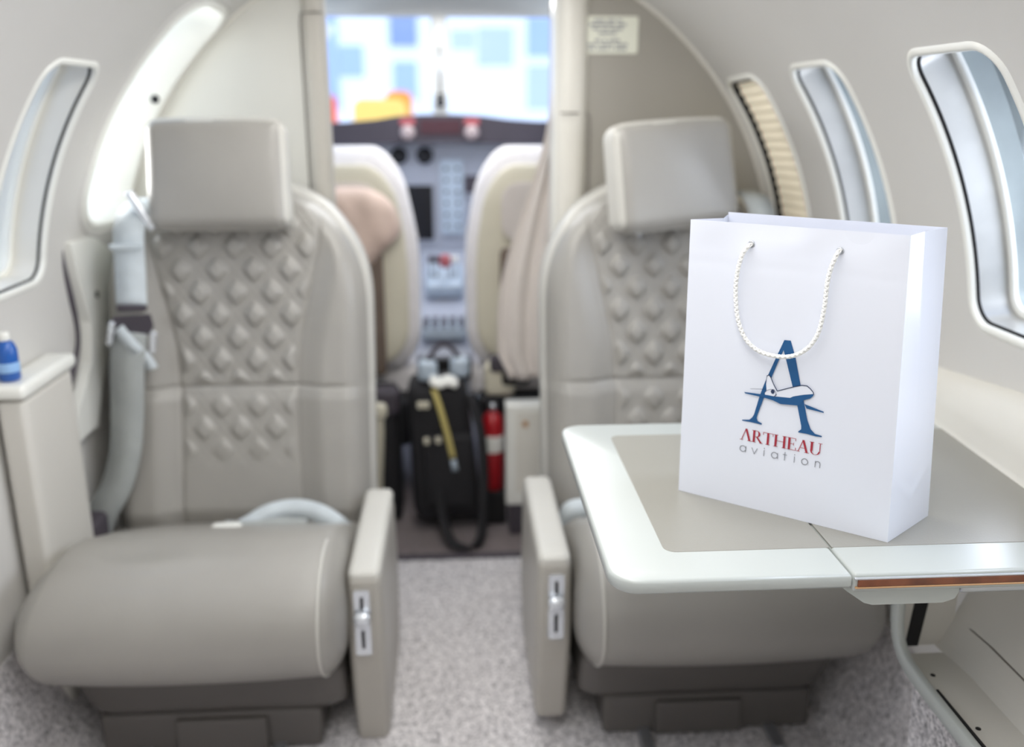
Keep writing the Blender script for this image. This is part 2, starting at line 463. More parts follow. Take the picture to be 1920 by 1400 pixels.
# narrow inner arch strip where liner meets bulkhead
vs = []; fs = []
for i in range(61):
    a = radians(2 + 176 * i / 60)
    for R, y in ((.7825, 2.186), (.7775, 2.188), (.7760, 2.1965)): vs.append((R * cos(a), y, ZC + R * sin(a)))
for i in range(60):
    for j in range(2): k = i * 3 + j; fs.append((k, k + 1, k + 4, k + 3))
struct(mesh('trim_5', vs, fs, 'cream'))
# thin dark seams of the cover panels
def seam(name, pts, r=.0016, m='seam'): return struct(tube(name, pts, r, m, n=6))
seam('trim_6', [(DX1 + .006, 2.172, 1.226), (DX1 + .036, 2.167, 1.226), (DX1 + .062, 2.186, 1.226), (DX1 + .072, 2.1935, 1.224), (DX1 + .078, 2.1935, 1.216), (DX1 + .079, 2.1935, 1.20), (DX1 + .079, 2.1935, .30)])
seam('trim_7', [(DX0 - .004, 2.172, 1.44), (DX0 - .02, 2.168, 1.44), (DX0 - .045, 2.18, 1.44), (DX0 - .053, 2.1935, 1.44), (DX0 - .056, 2.1935, 1.42), (DX0 - .056, 2.1935, .30)])

# placard
pl = mesh('placard', *g_prism(rrect(.293, 1.357, .426, 1.438, .007), 1, 2.1925, 2.1958), M['plac'], smooth=False)
tag(pl, 'small pale rectangular placard of grey capital lines high on the right bulkhead', 'placard')
mb = MB()
rows = [(1.4285, [.026, .020, .010]), (1.4195, [.058, .022]), (1.4105, [.018, .012, .030]), (1.4010, [.042]),
        (1.3860, [.014, .008, .026]), (1.3765, [.024, .032, .028]), (1.3670, [.016, .026, .006, .026])]
for z, ws in rows:
    tot = sum(ws) + .005 * (len(ws) - 1); x = .3555 - tot / 2
    for w in ws:
        k = max(1, int(w / .0042))
        for i in range(k):   # letter-sized marks inside each word
            mb.add(*g_prism([(x + w * i / k, z - .0026), (x + w * (i + .78) / k, z - .0026), (x + w * (i + .78) / k, z + .0026), (x + w * i / k, z + .0026)], 1, 2.1918, 2.1926))
        x += w + .005
mb.build('lettering', M['greyink'], pl, smooth=False)

# ------------------------------------------------------------------ side ledges
# padded ledge along the right wall
def ledge(name, y0, y1, side=1):
    vs = []; fs = []; N = 40
    ys = [y0 + (y1 - y0) * i / N for i in range(N + 1)]
    for y in ys:
        t = max(0, min(1, (y - .9) / .65)); zt = .878 - .075 * t; xi = .728 + .030 * t
        R = RR(y) - .001
        prof = [(xi + .006, .738), (xi, .746), (xi - .001, .757), (xi + .004, .762), (xi + .007, .768), (xi + .010, .790), (xi + .020, zt - .022), (xi + .036, zt - .007), (xi + .055, zt), (R, zt + .002), (R, .738)]
        for x, z in prof: vs.append((side * x, y, z))
    n = 11
    for i in range(N):
        for j in range(n): fs.append((i * n + j, i * n + (j + 1) % n, (i + 1) * n + (j + 1) % n, (i + 1) * n + j))
    fs.append(tuple(range(n))); fs.append(tuple(range(N * n, N * n + n)))
    return mesh(name, vs, fs, M['cream'], sharp=60)
tag(ledge('side_ledge', -.30, 1.95), 'cream padded ledge running along the right wall below the windows', 'ledge')

# left console
co = empty('side_console', (-.77, 1.6, .06), 'pale grey side console with white top on the left wall, holding the blue bottle', 'console')
mesh('cabinet', *g_rbox((-.778, 1.650, .405), (.026, .105, .345), (.012, .02, .01)), M['wall_lo'], co)
mesh('top_board', *g_rbox((-.775, 1.650, .766), (.030, .116, .014), (.010, .016, .012)), M['white'], co, label='white rounded top board')
# blue bottle
bt = empty('bottle', (-.783, 1.575, .780), 'bright blue bottle standing on the left side console', 'bottle')
def g_lathe(prof, c, n=28):
    vs = []; fs = []
    for r, z in prof:
        for k in range(n): a = 2 * pi * k / n; vs.append((c[0] + r * cos(a), c[1] + r * sin(a), c[2] + z))
    for i in range(len(prof) - 1):
        for k in range(n): fs.append((i * n + k, i * n + (k + 1) % n, (i + 1) * n + (k + 1) % n, (i + 1) * n + k))
    fs.append(tuple(range(n))[::-1]); fs.append(tuple(range((len(prof) - 1) * n, len(prof) * n)))
    return vs, fs
mesh('body', *g_lathe([(.015, 0), (.018, .003), (.018, .055), (.014, .066), (.008, .072)], (-.784, 1.575, .7805)), M['bluep'], bt)
mesh('label_band', *g_lathe([(.0182, .016), (.0184, .017), (.0184, .032), (.0182, .033)], (-.784, 1.575, .7805)), M['bluelight'], bt, label='pale blue band')
mesh('cap', *g_lathe([(.009, .071), (.0095, .073), (.0095, .084), (.008, .086)], (-.784, 1.575, .7805)), M['white'], bt)

# ------------------------------------------------------------------ passenger seats
def ss(a, b, x):
    t = max(0, min(1, (x - a) / (b - a))); return t * t * (3 - 2 * t)
def quilt(x, z):
    px, pz = .077, .096
    w = -.018 * sin(2 * pi * 2 * z / pz)
    a = x / px + z / pz + w; b = x / px - z / pz - w
    da = abs(((a + .5) % 1) - .5); db = abs(((b + .5) % 1) - .5)
    def f(d):      # double-stitched channel: low ridge between two grooves, then the pillow
        return ss(.12, .36, d) - .22 * math.exp(-((d - .115) / .022) ** 2) + .16 * math.exp(-(d / .055) ** 2)
    return .0125 * (f(da) * f(db) if (da > .12 and db > .12) else min(f(da), f(db)) * .6)
def seat(name, side, label, cushion_rot=0.):
    cx = side * .476
    root = empty(name, (cx, 1.65, .06), label, 'seat')
    X = lambda x: cx + side * x           # local x grows outboard
    # ---- cushion: a fat bull-nosed pad
    HX, HY, HZ = .280, .262, .128
    CY, CZ = 1.618, .349
    def dfm(v):
        x, y, z = v
        t = (y + HY) / (2 * HY); xo = x * side
        up = max(-1, min(1, z / HZ))
        z2 = z
        if up > 0: z2 -= .115 * ss(.30, 1.05, t) * up            # falls away to the back
        else: z2 += .02 * ss(.2, 1, t) * -up
        z2 += .006 * (1 - (x / HX) ** 2) * up
        y2 = y + (.05 * (-up) ** 1.5 if y < 0 and up < 0 else 0)
        y2 += .012 * (x / HX) ** 2 * (1 if y < 0 else 0)
        x2 = x
        if xo > .12:                                            # rounder outboard shoulder
            k = (xo - .12) / (HX - .12)
            rad = sqrt(up ** 2 + (max(0, -y - .12) / .142) ** 2 * .4)
            x2 = x - side * .045 * k * ss(.45, 1.25, rad)
            z2 -= .022 * k ** 3 * max(0, up)
        z2 -= .012 * math.exp(-((xo - .07) / .05) ** 2 - ((y + .12) / .035) ** 2) * max(0, up)
        if xo > 0: x2 += side * .012 * xo / HX
        return Vector((x2, y2, z2))
    v, f = g_rbox((0, 0, 0), (HX, HY, HZ), (.045, .135, .120), 8, 10, dfm)
    cx0 = cx; cx = cx + side * .010
    mesh('seat_cushion', [p + Vector((cx, CY, CZ)) for p in v], f, 'leather', root)
    # piping on the aisle end of the cushion
    pp = []
    xi = cx - side * .240
    for k in range(44):
        a = radians(70 + 200 * k / 43)
        q = Vector((xi - cx, -HY + .135 + .1355 * cos(a), .1215 * sin(a) + (.007 if sin(a) > 0 else -.007)))
        if k == 0: pp.append(dfm(Vector((q.x, .10, HZ))) + Vector((cx, CY, CZ)))
        pp.append(dfm(q) + Vector((cx, CY, CZ)))
    tube('piping', smooth_path(pp, 2), .0028, 'leather_lt', root, n=8)
    cx = cx0
    # ---- skirt under the cushion
    def dsk(v):
        t = (.06 - v.z) / .12
        return Vector((v.x * (1 - .05 * t) - (side * .02 * t), v.y + .03 * t, v.z))
    mesh('seat_skirt', *g_rbox((cx, 1.665, .198), (.250, .205, .060), (.05, .03, .03), 5, 4, dsk), M['leather_dk'], root, label='lower skirt of the seat, painted dark as in shade')
    # ---- pedestal
    mb = MB().add(*g_rbox((cx, 1.68, .104), (.205, .19, .042), .008)); 
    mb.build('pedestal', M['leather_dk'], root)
    mesh('pedestal_cover', *g_rbox((cx - side * .02, 1.486, .100), (.085, .008, .036), .006), M['leather_dk'], root)
    for sx in (-1, 1):
        mesh('floor_rail', *g_rbox((cx + sx * .125, 1.66, .067), (.012, .24, .006), .003), M['metal'], root)
    # ---- backrest with quilted face
    ZB, ZT = .345, 1.082
    def halfw(z):
        w = .278
        if z > .80:
            t = (z - .80) / (ZT - .80); w *= max(0, 1 - t ** 2.5) ** .5
        return w
    def yc(z): return 1.850 + .205 * (z - ZB) + .012 * sin(pi * (z - ZB) / .74)
    seamz = .655
    def edge(z):   # half width of the middle panel
        if z > seamz: return .128 + .055 * ss(seamz + .02, 1.02, z)
        return .125 + .004 * ss(.65, .35, z)
    def height(x, z):
        w = max(.02, halfw(z)); u = abs(x) / w
        e = edge(z)
        h = .0
        bol = ss(e, e + .06, abs(x)) * .020
        h += bol
        roll = max(0, (u - .80) / .20); h -= .055 * roll ** 2.4
        if z > .98: h -= .02 * ss(.98, ZT, z)
        if z < .40: h -= .02 * ss(.40, ZB, z)
        # seams
        g = math.exp(-((abs(x) - e) / .0035) ** 2) * .005
        g += math.exp(-((z - seamz) / .0035) ** 2) * .0055 * (1 - ss(.7, .95, u))
        h -= g
        d = e - abs(x)
        if d > .004:
            k = ss(.004, .022, d)
            if z > seamz: q = ss(seamz + .003, seamz + .03, z) * (1 - ss(1.0, 1.05, z))
            else: q = ss(.47, .56, z) * .6 * (1 - ss(seamz - .03, seamz - .003, z))
            h += quilt(x, z - 1.0) * k * q
        if z < seamz: h += .006 * ss(seamz, seamz - .03, z)
        return h
    NU, NV = 150, 230
    vs = []; fs = []
    for j in range(NV + 1):
        z = ZB + (ZT - ZB - .0005) * j / NV; w = halfw(z)
        for i in range(NU + 1):
            u = -1 + 2 * i / NU; x = w * (sin(u * pi / 2) * .35 + u * .65)
            vs.append((X(x), yc(z) - height(x, z), z))
    for j in range(NV):
        for i in range(NU): k = j * (NU + 1) + i; fs.append((k, k + 1, k + NU + 2, k + NU + 1))
    # rim and back shell
    nb = len(vs)
    ring = [j * (NU + 1) for j in range(NV + 1)] + [NV * (NU + 1) + i for i in range(1, NU + 1)] + [j * (NU + 1) + NU for j in range(NV - 1, -1, -1)] + [i for i in range(NU - 1, 0, -1)]
    front = mesh('backrest', vs, fs, 'leather', root)
    # light leather rim around the backrest
    rv = []; rf = []
    n = len(ring)
    for dy, gr in ((-.001, 0.000), (.004, .006), (.030, .012), (.080, .008), (.10, -.01)):
        for q in ring:
            p = Vector(vs[q]); c = Vector((cx, p.y, .70)); d = Vector((p.x - cx, 0, (p.z - .80) * .6)); d = d.normalized() if d.length > 0 else d
            rv.append(p + d * gr + Vector((0, dy, 0)))
    for k in range(4):
        for i in range(n): rf.append((k * n + i, k * n + (i + 1) % n, (k + 1) * n + (i + 1) % n, (k + 1) * n + i))
    rf.append(tuple(range(4 * n, 5 * n)))
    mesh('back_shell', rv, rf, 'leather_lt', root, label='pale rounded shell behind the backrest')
    return root, X
def headrest(root, c, rot, hw=.142, hh=.113):
    def dh(v):
        x, y, z = v
        k = (1 - (x / hw) ** 2) * (1 - (z / hh) ** 2)
        wr = .0012 * sin(60 * x + 20 * z) * ss(.02, .11, z)
        yy = y * (1 + .22 * k) + wr
        if z < 0: yy += .0
        return Vector((x * (1 - .02 * (z / hh)), yy, z + .004 * (1 - (x / hw) ** 2) * (1 if z > 0 else 0)))
    v, f = g_rbox((0, 0, 0), (hw, .046, hh), (.030, .030, .030), 6, 12, dh, rot)
    v = [p + Vector(c) for p in v]
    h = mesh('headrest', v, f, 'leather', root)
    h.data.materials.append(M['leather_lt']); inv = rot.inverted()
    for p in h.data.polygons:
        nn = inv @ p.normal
        if abs(nn.x) > .72 or nn.z > .72: p.material_index = 1  # light on the sides and top painted in with the paler leather
    # stitched seam around the edge, slightly wrinkled
    pts = []
    for p in rrect(-hw + .003, -hh + .003, hw - .003, hh - .003, .028, 8):
        pts.append(rot @ Vector((p[0] * 1.002, -.024 + random.uniform(-.0012, .0012), p[1] * 1.004)) + Vector(c))
    v, f = g_tube(pts, .0026, 7, closed=True)
    mesh('edge_piping', v, f, 'leather_lt', h)
    for sx in (-.06, .06):
        a = rot @ Vector((sx, .040, -hh + .03)) + Vector(c)
        mesh('post', *g_cyl(a, a + Vector((0, .012, -.05)), .006), M['chrome'], h)
    return h
def armrest(root, x, w, y0, y1, ztop, zbot, side, lever):
    def da(v):
        t = (v.y + (y1 - y0) / 2) / (y1 - y0); b = (ztop - v.z - (ztop + zbot) / 2) / (ztop - zbot)
        return Vector((v.x * (1 + .12 * sin(pi * min(1, max(0, b)))), v.y + (.05 * max(0, b - .35) if t < .5 else 0), v.z - .012 * t))
    a = mesh('armrest', *g_rbox((x, (y0 + y1) / 2, (ztop + zbot) / 2), (w, (y1 - y0) / 2, (ztop - zbot) / 2), (.013, .022, .020), 5, 8, da), M['armp'], root)
    mesh('armrest_pad', *g_rbox((x, (y0 + y1) / 2 + .002, ztop - .010), (w * .985, (y1 - y0) / 2 - .001, .016), (.014, .02, .014), 5, 3), M['leather_lt'], a)
    # lever slot plate
    yf = y0 - .001
    px = x + lever * .5
    zt = ztop - .030
    for (za, zb) in ((zt - .052, zt), (zt - .132, zt - .068)):
        v, f = g_prism(rrect(px - .0145, za, px + .0145, zb, .005), 1, yf - .0025, yf + .004)
        e = mesh('lever_plate', v, f, 'chrome', a, sharp=30, label='polished slotted metal plate')
        zm0, zm1 = (za + .014, zb - .012)
        v, f = g_prism(rrect(px - .0032, zm0, px + .0032, zm1, .003), 1, yf - .0032, yf - .0018)
        mesh('slot', v, f, 'dark', e, smooth=False)
    k = mesh('lever', *g_rbox((px, yf - .012, zt - .052), (.016, .010, .013), (.012, .009, .010), 5, 2), M['chrome'], a, label='chrome recline lever')
    return a

# seat on the left of the aisle
sl, XL = seat('passenger_seat', -1, 'quilted taupe leather passenger seat on the left of the aisle with shoulder harness hanging down')
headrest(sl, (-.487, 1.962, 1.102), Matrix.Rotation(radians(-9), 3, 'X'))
armrest(sl, -.1765, .031, 1.475, 1.86, .432, .050, -1, -.010)
sr, XR = seat('passenger_seat', 1, 'quilted taupe leather passenger seat behind the folding table, its headrest tipped askew')
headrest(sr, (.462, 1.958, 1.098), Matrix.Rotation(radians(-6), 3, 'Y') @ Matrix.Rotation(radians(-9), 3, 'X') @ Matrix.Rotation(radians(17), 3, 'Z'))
armrest(sr, .170, .031, 1.475, 1.86, .452, .085, 1, .006)

# lap belts lying on the cushions
def lapbelt(root, pts, hw, wd, buckle, m='webl'):
    v, f = g_ribbon(smooth_path(pts, 8), hw, wd)
    b = mesh('lap_belt', v, f, m, root, label='silver grey lap belt')
    if buckle:
        mesh('buckle', *g_rbox(buckle, (.030, .018, .011), (.012, .010, .009), 4, 2), M['white'], b, label='white belt buckle')
    return b
lapbelt(sl, [(-.47, 1.745, .390), (-.44, 1.76, .402), (-.40, 1.775, .420), (-.35, 1.785, .425), (-.30, 1.775, .418), (-.26, 1.765, .395), (-.235, 1.77, .365)], .020, (0, .45, 1), (-.462, 1.66, .440))
lapbelt(sl, [(-.47, 1.68, .432), (-.43, 1.73, .405), (-.38, 1.76, .398), (-.32, 1.77, .388)], .018, (0, .3, 1), None, 'web')
lapbelt(sr, [(.214, 1.76, .385), (.225, 1.75, .415), (.25, 1.745, .428), (.29, 1.745, .425), (.34, 1.745, .415)], .019, (0, .6, 1), (.36, 1.74, .410))

# shoulder harness on the left seat
def harness(root, sgn, cx0):
    q = lambda x: cx0 + sgn * (x)   # outboard positive
    top = [(q(.165), 2.02, 1.05), (q(.172), 1.95, 1.04), (q(.182), 1.915, 1.00), (q(.186), 1.905, .92), (q(.188), 1.895, .845)]
    v, f = g_ribbon(smooth_path(top, 8), .031, (1, 0, 0)); s = mesh('shoulder_strap', v, f, 'webl', root, label='light grey shoulder strap')
    mesh('strap_guide', *g_rbox((q(.158), 1.93, 1.035), (.008, .012, .045), .005, 3, 2, None, Matrix.Rotation(radians(30 * sgn), 3, 'Y')), M['chrome'], s)
    mesh('strap_keeper', *g_rbox((q(.187), 1.900, .965), (.034, .004, .006), .003), M['webl'], s)
    mesh('strap_keeper', *g_rbox((q(.188), 1.893, .838), (.030, .006, .007), .004), M['shield'], s)
    # folded metal buckle
    mb = MB()
    mb.add(*g_prism([(q(.150), .826), (q(.225), .822), (q(.232), .800), (q(.205), .775), (q(.165), .772), (q(.146), .800)], 1, 1.882, 1.890))
    bk = mb.build('harness_buckle', M['shield'], root, smooth=False, label='dark buckle plate with silver clips')
    mesh('clip', *g_rbox((q(.232), 1.880, .788), (.006, .006, .026), .004, 3, 2, None, Matrix.Rotation(radians(-14 * sgn), 3, 'Y')), M['chrome'], bk)
    mesh('clip', *g_rbox((q(.148), 1.880, .768), (.006, .006, .024), .004, 3, 2, None, Matrix.Rotation(radians(-10 * sgn), 3, 'Y')), M['chrome'], bk)
    v, f = g_ribbon(smooth_path([(q(.215), 1.878, .800), (q(.190), 1.874, .765), (q(.165), 1.876, .735), (q(.155), 1.878, .71)], 6), .012, (1, 0, .5))
    mesh('loose_strap', v, f, 'webl', bk)
    low = [(q(.195), 1.884, .790), (q(.205), 1.874, .72), (q(.212), 1.862, .62), (q(.220), 1.845, .54), (q(.240), 1.83, .47), (q(.268), 1.82, .42), (q(.290), 1.82, .37)]
    v, f = g_ribbon(smooth_path(low, 8), [.038 - .008 * i / 48 for i in range(60)], (1, -.12, 0)); mesh('lower_strap', v, f, 'web', root, label='grey webbing running down beside the backrest')
    mesh('anchor_cover', *g_rbox((q(.285), 1.80, .385), (.022, .05, .03), .012), M['shield'], root)
harness(sl, -1, -.487)

# right seat strap seen behind the headrest
v, f = g_ribbon(smooth_path([(.640, 2.02, 1.06), (.652, 1.96, 1.05), (.665, 1.93, 1.0), (.668, 1.91, .92), (.670, 1.89, .80)], 8), .028, (1, 0, 0))
mesh('shoulder_strap', v, f, 'web', sr, label='grey shoulder strap behind the headrest')

# ------------------------------------------------------------------ folding table
TZ = .76
ft = empty('folding_table', (.45, 1.09, TZ - .03), 'pale grey-green fold-out table with taupe inlay, carrying the paper bag', 'table')
X0, XF, X1 = .158, .4185, .752
YN, YF = .846, 1.338
def slab_round(x0, y0, x1, y1, rl, z0, z1, hole=None, bev=.004):
    """slab in plan with rounded left corners"""
    out = []
    def arc(cx, cy, r, a0, a1, n=8): return [(cx + r * cos(a0 + (a1 - a0) * k / n), cy + r * sin(a0 + (a1 - a0) * k / n)) for k in range(n + 1)]
    def ring(o):
        pts = [(x1 - o, y0 + o)] + [(x1 - o, y1 - o)]
        pts += arc(x0 + rl, y1 - rl, rl - o, pi / 2, pi); pts += arc(x0 + rl, y0 + rl, rl - o, pi, 3 * pi / 2)
        return pts
    rings = [(ring(bev), z0), (ring(0), z0 + bev), (ring(0), z1 - bev), (ring(bev * .3), z1 - bev * .3), (ring(bev), z1)]
    n = len(rings[0][0]); vs = []; fs = []
    for r, z in rings:
        for p in r: vs.append((p[0], p[1], z))
    for k in range(len(rings) - 1):
        for i in range(n): fs.append((k * n + i, k * n + (i + 1) % n, (k + 1) * n + (i + 1) % n, (k + 1) * n + i))
    for base in (0, (len(rings) - 1) * n):
        tri = tessellate_polygon([[Vector((vs[base + i][0], vs[base + i][1], 0)) for i in range(n)]])
        fs += [tuple(base + a for a in t) for t in tri]
    return vs, fs
lf = mesh('outer_leaf', *slab_round(X0, YN, XF - .0012, YF, .032, TZ - .018, TZ), M['tframe'], ft, sharp=50)
mesh('leather_inlay', *slab_round(.2285, .9075, XF - .0016, 1.284, .014, TZ - .002, TZ + .0006, bev=.0004), M['tinlay'], lf, smooth=False, label='taupe inlay panel')
rf_ = mesh('inner_leaf', *slab_round(XF + .0012, YN, X1, YF, .0045, TZ - .0225, TZ, bev=.003), M['tframe'], ft, sharp=50)
mesh('leather_inlay', *slab_round(XF + .0016, .9075, X1 - .002, 1.284, .001, TZ - .002, TZ + .0006, bev=.0004), M['tinlay'], rf_, smooth=False, label='taupe inlay panel')
mesh('pale_line', *g_rbox(((.4185 + .752) / 2, YN - .0005, TZ - .0050), (.165, .0016, .0012), .0008), M['chrome'], rf_)
mesh('veneer_strip', *g_rbox(((.4235 + .752) / 2, YN - .0006, TZ - .0105), (.1635, .0016, .0042), .001), M['wood'], rf_, label='glossy brown veneer strip')
mesh('metal_line', *g_rbox(((.4215 + .752) / 2, YN - .0008, TZ - .0157), (.1650, .0018, .0010), .0008), M['gold'], rf_, label='thin gold line')
# slide bracket underneath
brk = [(.414, TZ - .0235), (.422, TZ - .030), (.442, TZ - .0445), (.452, TZ - .0475), (.532, TZ - .0475), (.545, TZ - .043), (.549, TZ - .035), (.549, TZ - .0235)]
v, f = g_prism(brk, 1, .862, 1.20); mesh('slide_bracket', v, f, 'tframe', ft, sharp=30)
mesh('slide_rail', *g_rbox((.646, .872, TZ - .034), (.094, .007, .005), .004), M['metal'], ft)
mesh('hinge', *g_rbox((.4185, 1.09, TZ - .0215), (.012, .20, .002), .001), M['metal'], ft)

# side pocket the table folds into
sp = empty('table_pocket', (.70, .75, .06), 'pale side pocket below the table with white frame rail and two dark screw holes', 'pocket')
# frame: upright that bends into the long rail
def frame_path():
    pts = [(0.613, 1.092, .708), (.613, 1.092, .640), (.613, 1.092, .600), (.613, 1.092, .570), (.613, 1.088, .544), (.613, 1.078, .523), (.613, 1.058, .509), (.613, 1.03, .504), (.613, .99, .502), (.613, .93, .501), (.613, .82, .500), (.613, .6, .500), (.613, .3, .500), (.613, .0, .500)]
    return smooth_path(pts, 8)
pth = frame_path()
vs = []; fs = []
for i, p in enumerate(pth):
    a = pth[max(0, i - 1)]; b = pth[min(len(pth) - 1, i + 1)]; t = (b - a).normalized(); nn = Vector((1, 0, 0)).cross(t).normalized()
    for sx, sn in ((-.0055, -.004), (-.004, -.0055), (.004, -.0055), (.0055, -.004), (.0055, .0145), (.004, .016), (-.004, .016), (-.0055, .0145)): vs.append(p + Vector((sx, 0, 0)) + nn * sn)
for i in range(len(pth) - 1):
    for k in range(8): fs.append((i * 8 + k, i * 8 + (k + 1) % 8, i * 8 + 8 + (k + 1) % 8, i * 8 + 8 + k))
fs.append(tuple(range(8))); fs.append(tuple(range(len(vs) - 8, len(vs))))
mesh('frame_rail', vs, fs, 'tframe', sp, sharp=50)
mesh('gap_line', *g_rbox((.6215, .495, .500), (.0018, .495, .006), .001), M['dark'], sp)
tray = mesh('tray', *g_rbox((.661, .530, .4930), (.036, .552, .006), .002), M['wall_lo'], sp)
for y in (1.029, .918, .60, .30):
    mesh('screw_hole', *g_cyl((.6370, y, .4985), (.6370, y, .4997), .0034, 16), M['dark'], tray)
# back wall: curved sheet up from the tray
vs = []; fs = []
prof = [(.686, .499), (.692, .503), (.698, .512), (.716, .560), (.735, .605), (.742, .640), (.744, .700), (.744, .734)]
for y in [0, .3, .6, .9, 1.02, 1.06, 1.075, 1.090, 1.102]:
    c = ss(1.03, 1.102, y) * .010
    for x, z in prof: vs.append((x - c * (1 if z > .5 else 1), y, z))
for i in range(8):
    for j in range(7): k = i * 8 + j; fs.append((k, k + 1, k + 9, k + 8))
mesh('back_panel', vs, fs, 'wall_lo', sp)
tube('panel_seam', [(.7090, .0, .543), (.7090, 1.03, .543), (.7035, 1.085, .543)], .0012, 'seam', sp, n=6)
mesh('end_panel', *g_prism([(.622, .499), (.700, .499), (.700, .735), (.622, .735)], 1, 1.100, 1.110), M['wall_lo'], sp, smooth=False)
mesh('black_strap', *g_prism([(.632, .500), (.650, .500), (.664, .640), (.644, .640)], 1, 1.097, 1.0998), M['dark'], sp, smooth=False, label='black strap in the end of the pocket')
mesh('body_panel', *g_prism([(.668, .06), (.80, .06), (.80, .486), (.650, .486)], 1, -.02, 1.098), M['carpet'], sp, smooth=False, label='grey carpeted panel below the rail')

# ------------------------------------------------------------------ paper bag
bag = empty('paper_bag', (.43, 1.03, TZ + .0006), 'glossy white paper carrier bag with blue letter A logo standing on the table', 'bag')
Zb = TZ + .0008; Zt = Zb + .3500
Lb = Vector((.284, 1.075, Zb)); Fb = Vector((.488, .914, Zb)); Rb = Vector((.570, .980, Zb)); Bb = Lb + Rb - Fb
Lt = Vector((.281, 1.077, Zt)); Ft = Vector((.476, .9235, Zt)); Rt = Vector((.548, .984, Zt)); Bt = Lt + Rt - Ft + Vector((-.012, -.012, 0))
U = (Fb - Lb).normalized(); NN = U.cross(Vector((0, 0, 1)))       # outward normal of the front face
if NN.y > 0: NN = -NN
def panel(a, b, c, d, bulge, nu=24, nv=30, crease=None):
    """bilinear panel a-b bottom, d-c top, with a displacement along its normal"""
    n = (b - a).cross(d - a).normalized(); vs = []; fs = []
    for j in range(nv + 1):
        for i in range(nu + 1):
            u = i / nu; v = j / nv
            p = (a * (1 - u) + b * u) * (1 - v) + (d * (1 - u) + c * u) * v
            vs.append(p + n * bulge(u, v))
    for j in range(nv):
        for i in range(nu): k = j * (nu + 1) + i; fs.append((k, k + 1, k + nu + 2, k + nu + 1))
    return vs, fs
W = (Fb - Lb).length
def bf(u, v):   # front face: subtle waves along the top band
    return -.0003 * math.exp(-((v - .86) / .012) ** 2) + .0009 * sin(u * 5 + v * 6) * ss(.1, .4, v) * sin(pi * u) - .0022 * math.exp(-((u - .5) / .07) ** 2) * ss(.93, 1, v) + .0016 * sin(u * 14) * ss(.9, 1, v)
body = MB()
front = mesh('front_panel', *panel(Lb, Fb, Ft, Lt, bf, 60, 80), M['paper'], bag)
def bs(u, v):   # right gusset: vertical fold plus bottom triangle crease
    fold = -.0045 * (1 - abs(2 * u - 1)) * ss(.2, .95, v) 
    return fold + .004 * max(0, 1 - abs(v - .12 - .10 * abs(2 * u - 1)) / .03) * .3 * sin(pi * u)
mesh('side_gusset', *panel(Fb, Rb, Rt, Ft, bs, 30, 80), M['paper'], bag)
mesh('side_gusset', *panel(Bb, Lb, Lt, Bt, lambda u, v: -.02 * (1 - abs(2 * u - 1)) * ss(.1, 1, v), 20, 40), M['paper'], bag)
Bt2 = Bt + Vector((0, 0, .003))
mesh('back_panel', *panel(Rb, Bb, Bt2, Rt, lambda u, v: 0, 20, 20), M['paper'], bag)
mesh('bottom_panel', *panel(Lb, Fb, Rb, Bb, lambda u, v: 0, 2, 2), M['paper'], bag)
# turned-in top edges
tn = NN * .0012
mesh('top_fold', *panel(Lt - NN * .0012 - Vector((0, 0, .04)), Ft - NN * .0012 - Vector((0, 0, .04)), Ft - tn, Lt - tn, lambda u, v: 0, 20, 4), M['paper'], front)
# crease triangle on the right gusset foot
# ---- print on the face.  (u, v) in mm from the lower left corner
def face_pt(u, v, lift=.0009):
    u_ = u / 1000; v_ = v / 1000
    base = Lb + U * u_ + Vector((0, 0, v_))
    # follow the slightly leaning panel
    tu = u_ / W; tv = v_ / .35
    a = (Lb * (1 - tu) + Fb * tu) * (1 - tv) + (Lt * (1 - tu) + Ft * tu) * tv
    off = (a - base).dot(NN)
    return base + NN * (off + lift)
def ink(name, polys, m, parent, lift=.0009):
    mb = MB()
    for pl_ in polys:
        tri = tessellate_polygon([[Vector((p[0], p[1], 0)) for p in pl_]])
        mb.add([face_pt(p[0], p[1], lift) for p in pl_], [tuple(t) for t in tri])
    return mb.build(name, m, parent, smooth=False, recalc=False)
def stroke(pts, w, closed=False):
    out = []; n = len(pts)
    for i in range(n - (0 if closed else 1)):
        a = Vector(pts[i]); b = Vector(pts[(i + 1) % n]); d = b - a
        if d.length < 1e-6: continue
        d.normalize(); p = Vector((-d.y, d.x)) * w / 2; e = d * w * .22
        out.append([tuple(a - e + p), tuple(a - e - p), tuple(b + e - p), tuple(b + e + p)])
    return out
A = [(121.4, 219.4), (128.9, 219.8), (136.2, 200.1), (145.1, 168.0), (150.9, 148.2), (156.4, 128.3), (161.1, 118.0), (166.5, 113.2), (174.7, 112.2), (174.8, 110.8), (168.1, 110.3), (156.7, 111.2), (147.3, 111.0), (147.2, 112.3), (150.3, 115.4), (150.0, 119.8), (147.7, 127.9), (143.1, 144.1), (135.5, 166.3), (126.4, 193.5), (121.6, 207.3), (117.0, 194.4), (110.8, 174.3), (106.3, 158.7), (102.6, 144.5), (97.0, 123.7), (96.2, 118.8), (97.8, 115.1), (103.2, 113.0), (102.6, 111.5), (90.6, 112.1), (78.5, 111.9), (78.4, 113.1), (87.3, 114.8), (90.7, 118.7), (92.6, 122.9), (97.5, 146.8), (101.4, 160.8), (106.1, 175.5), (112.4, 194.0), (116.2, 204.8)]
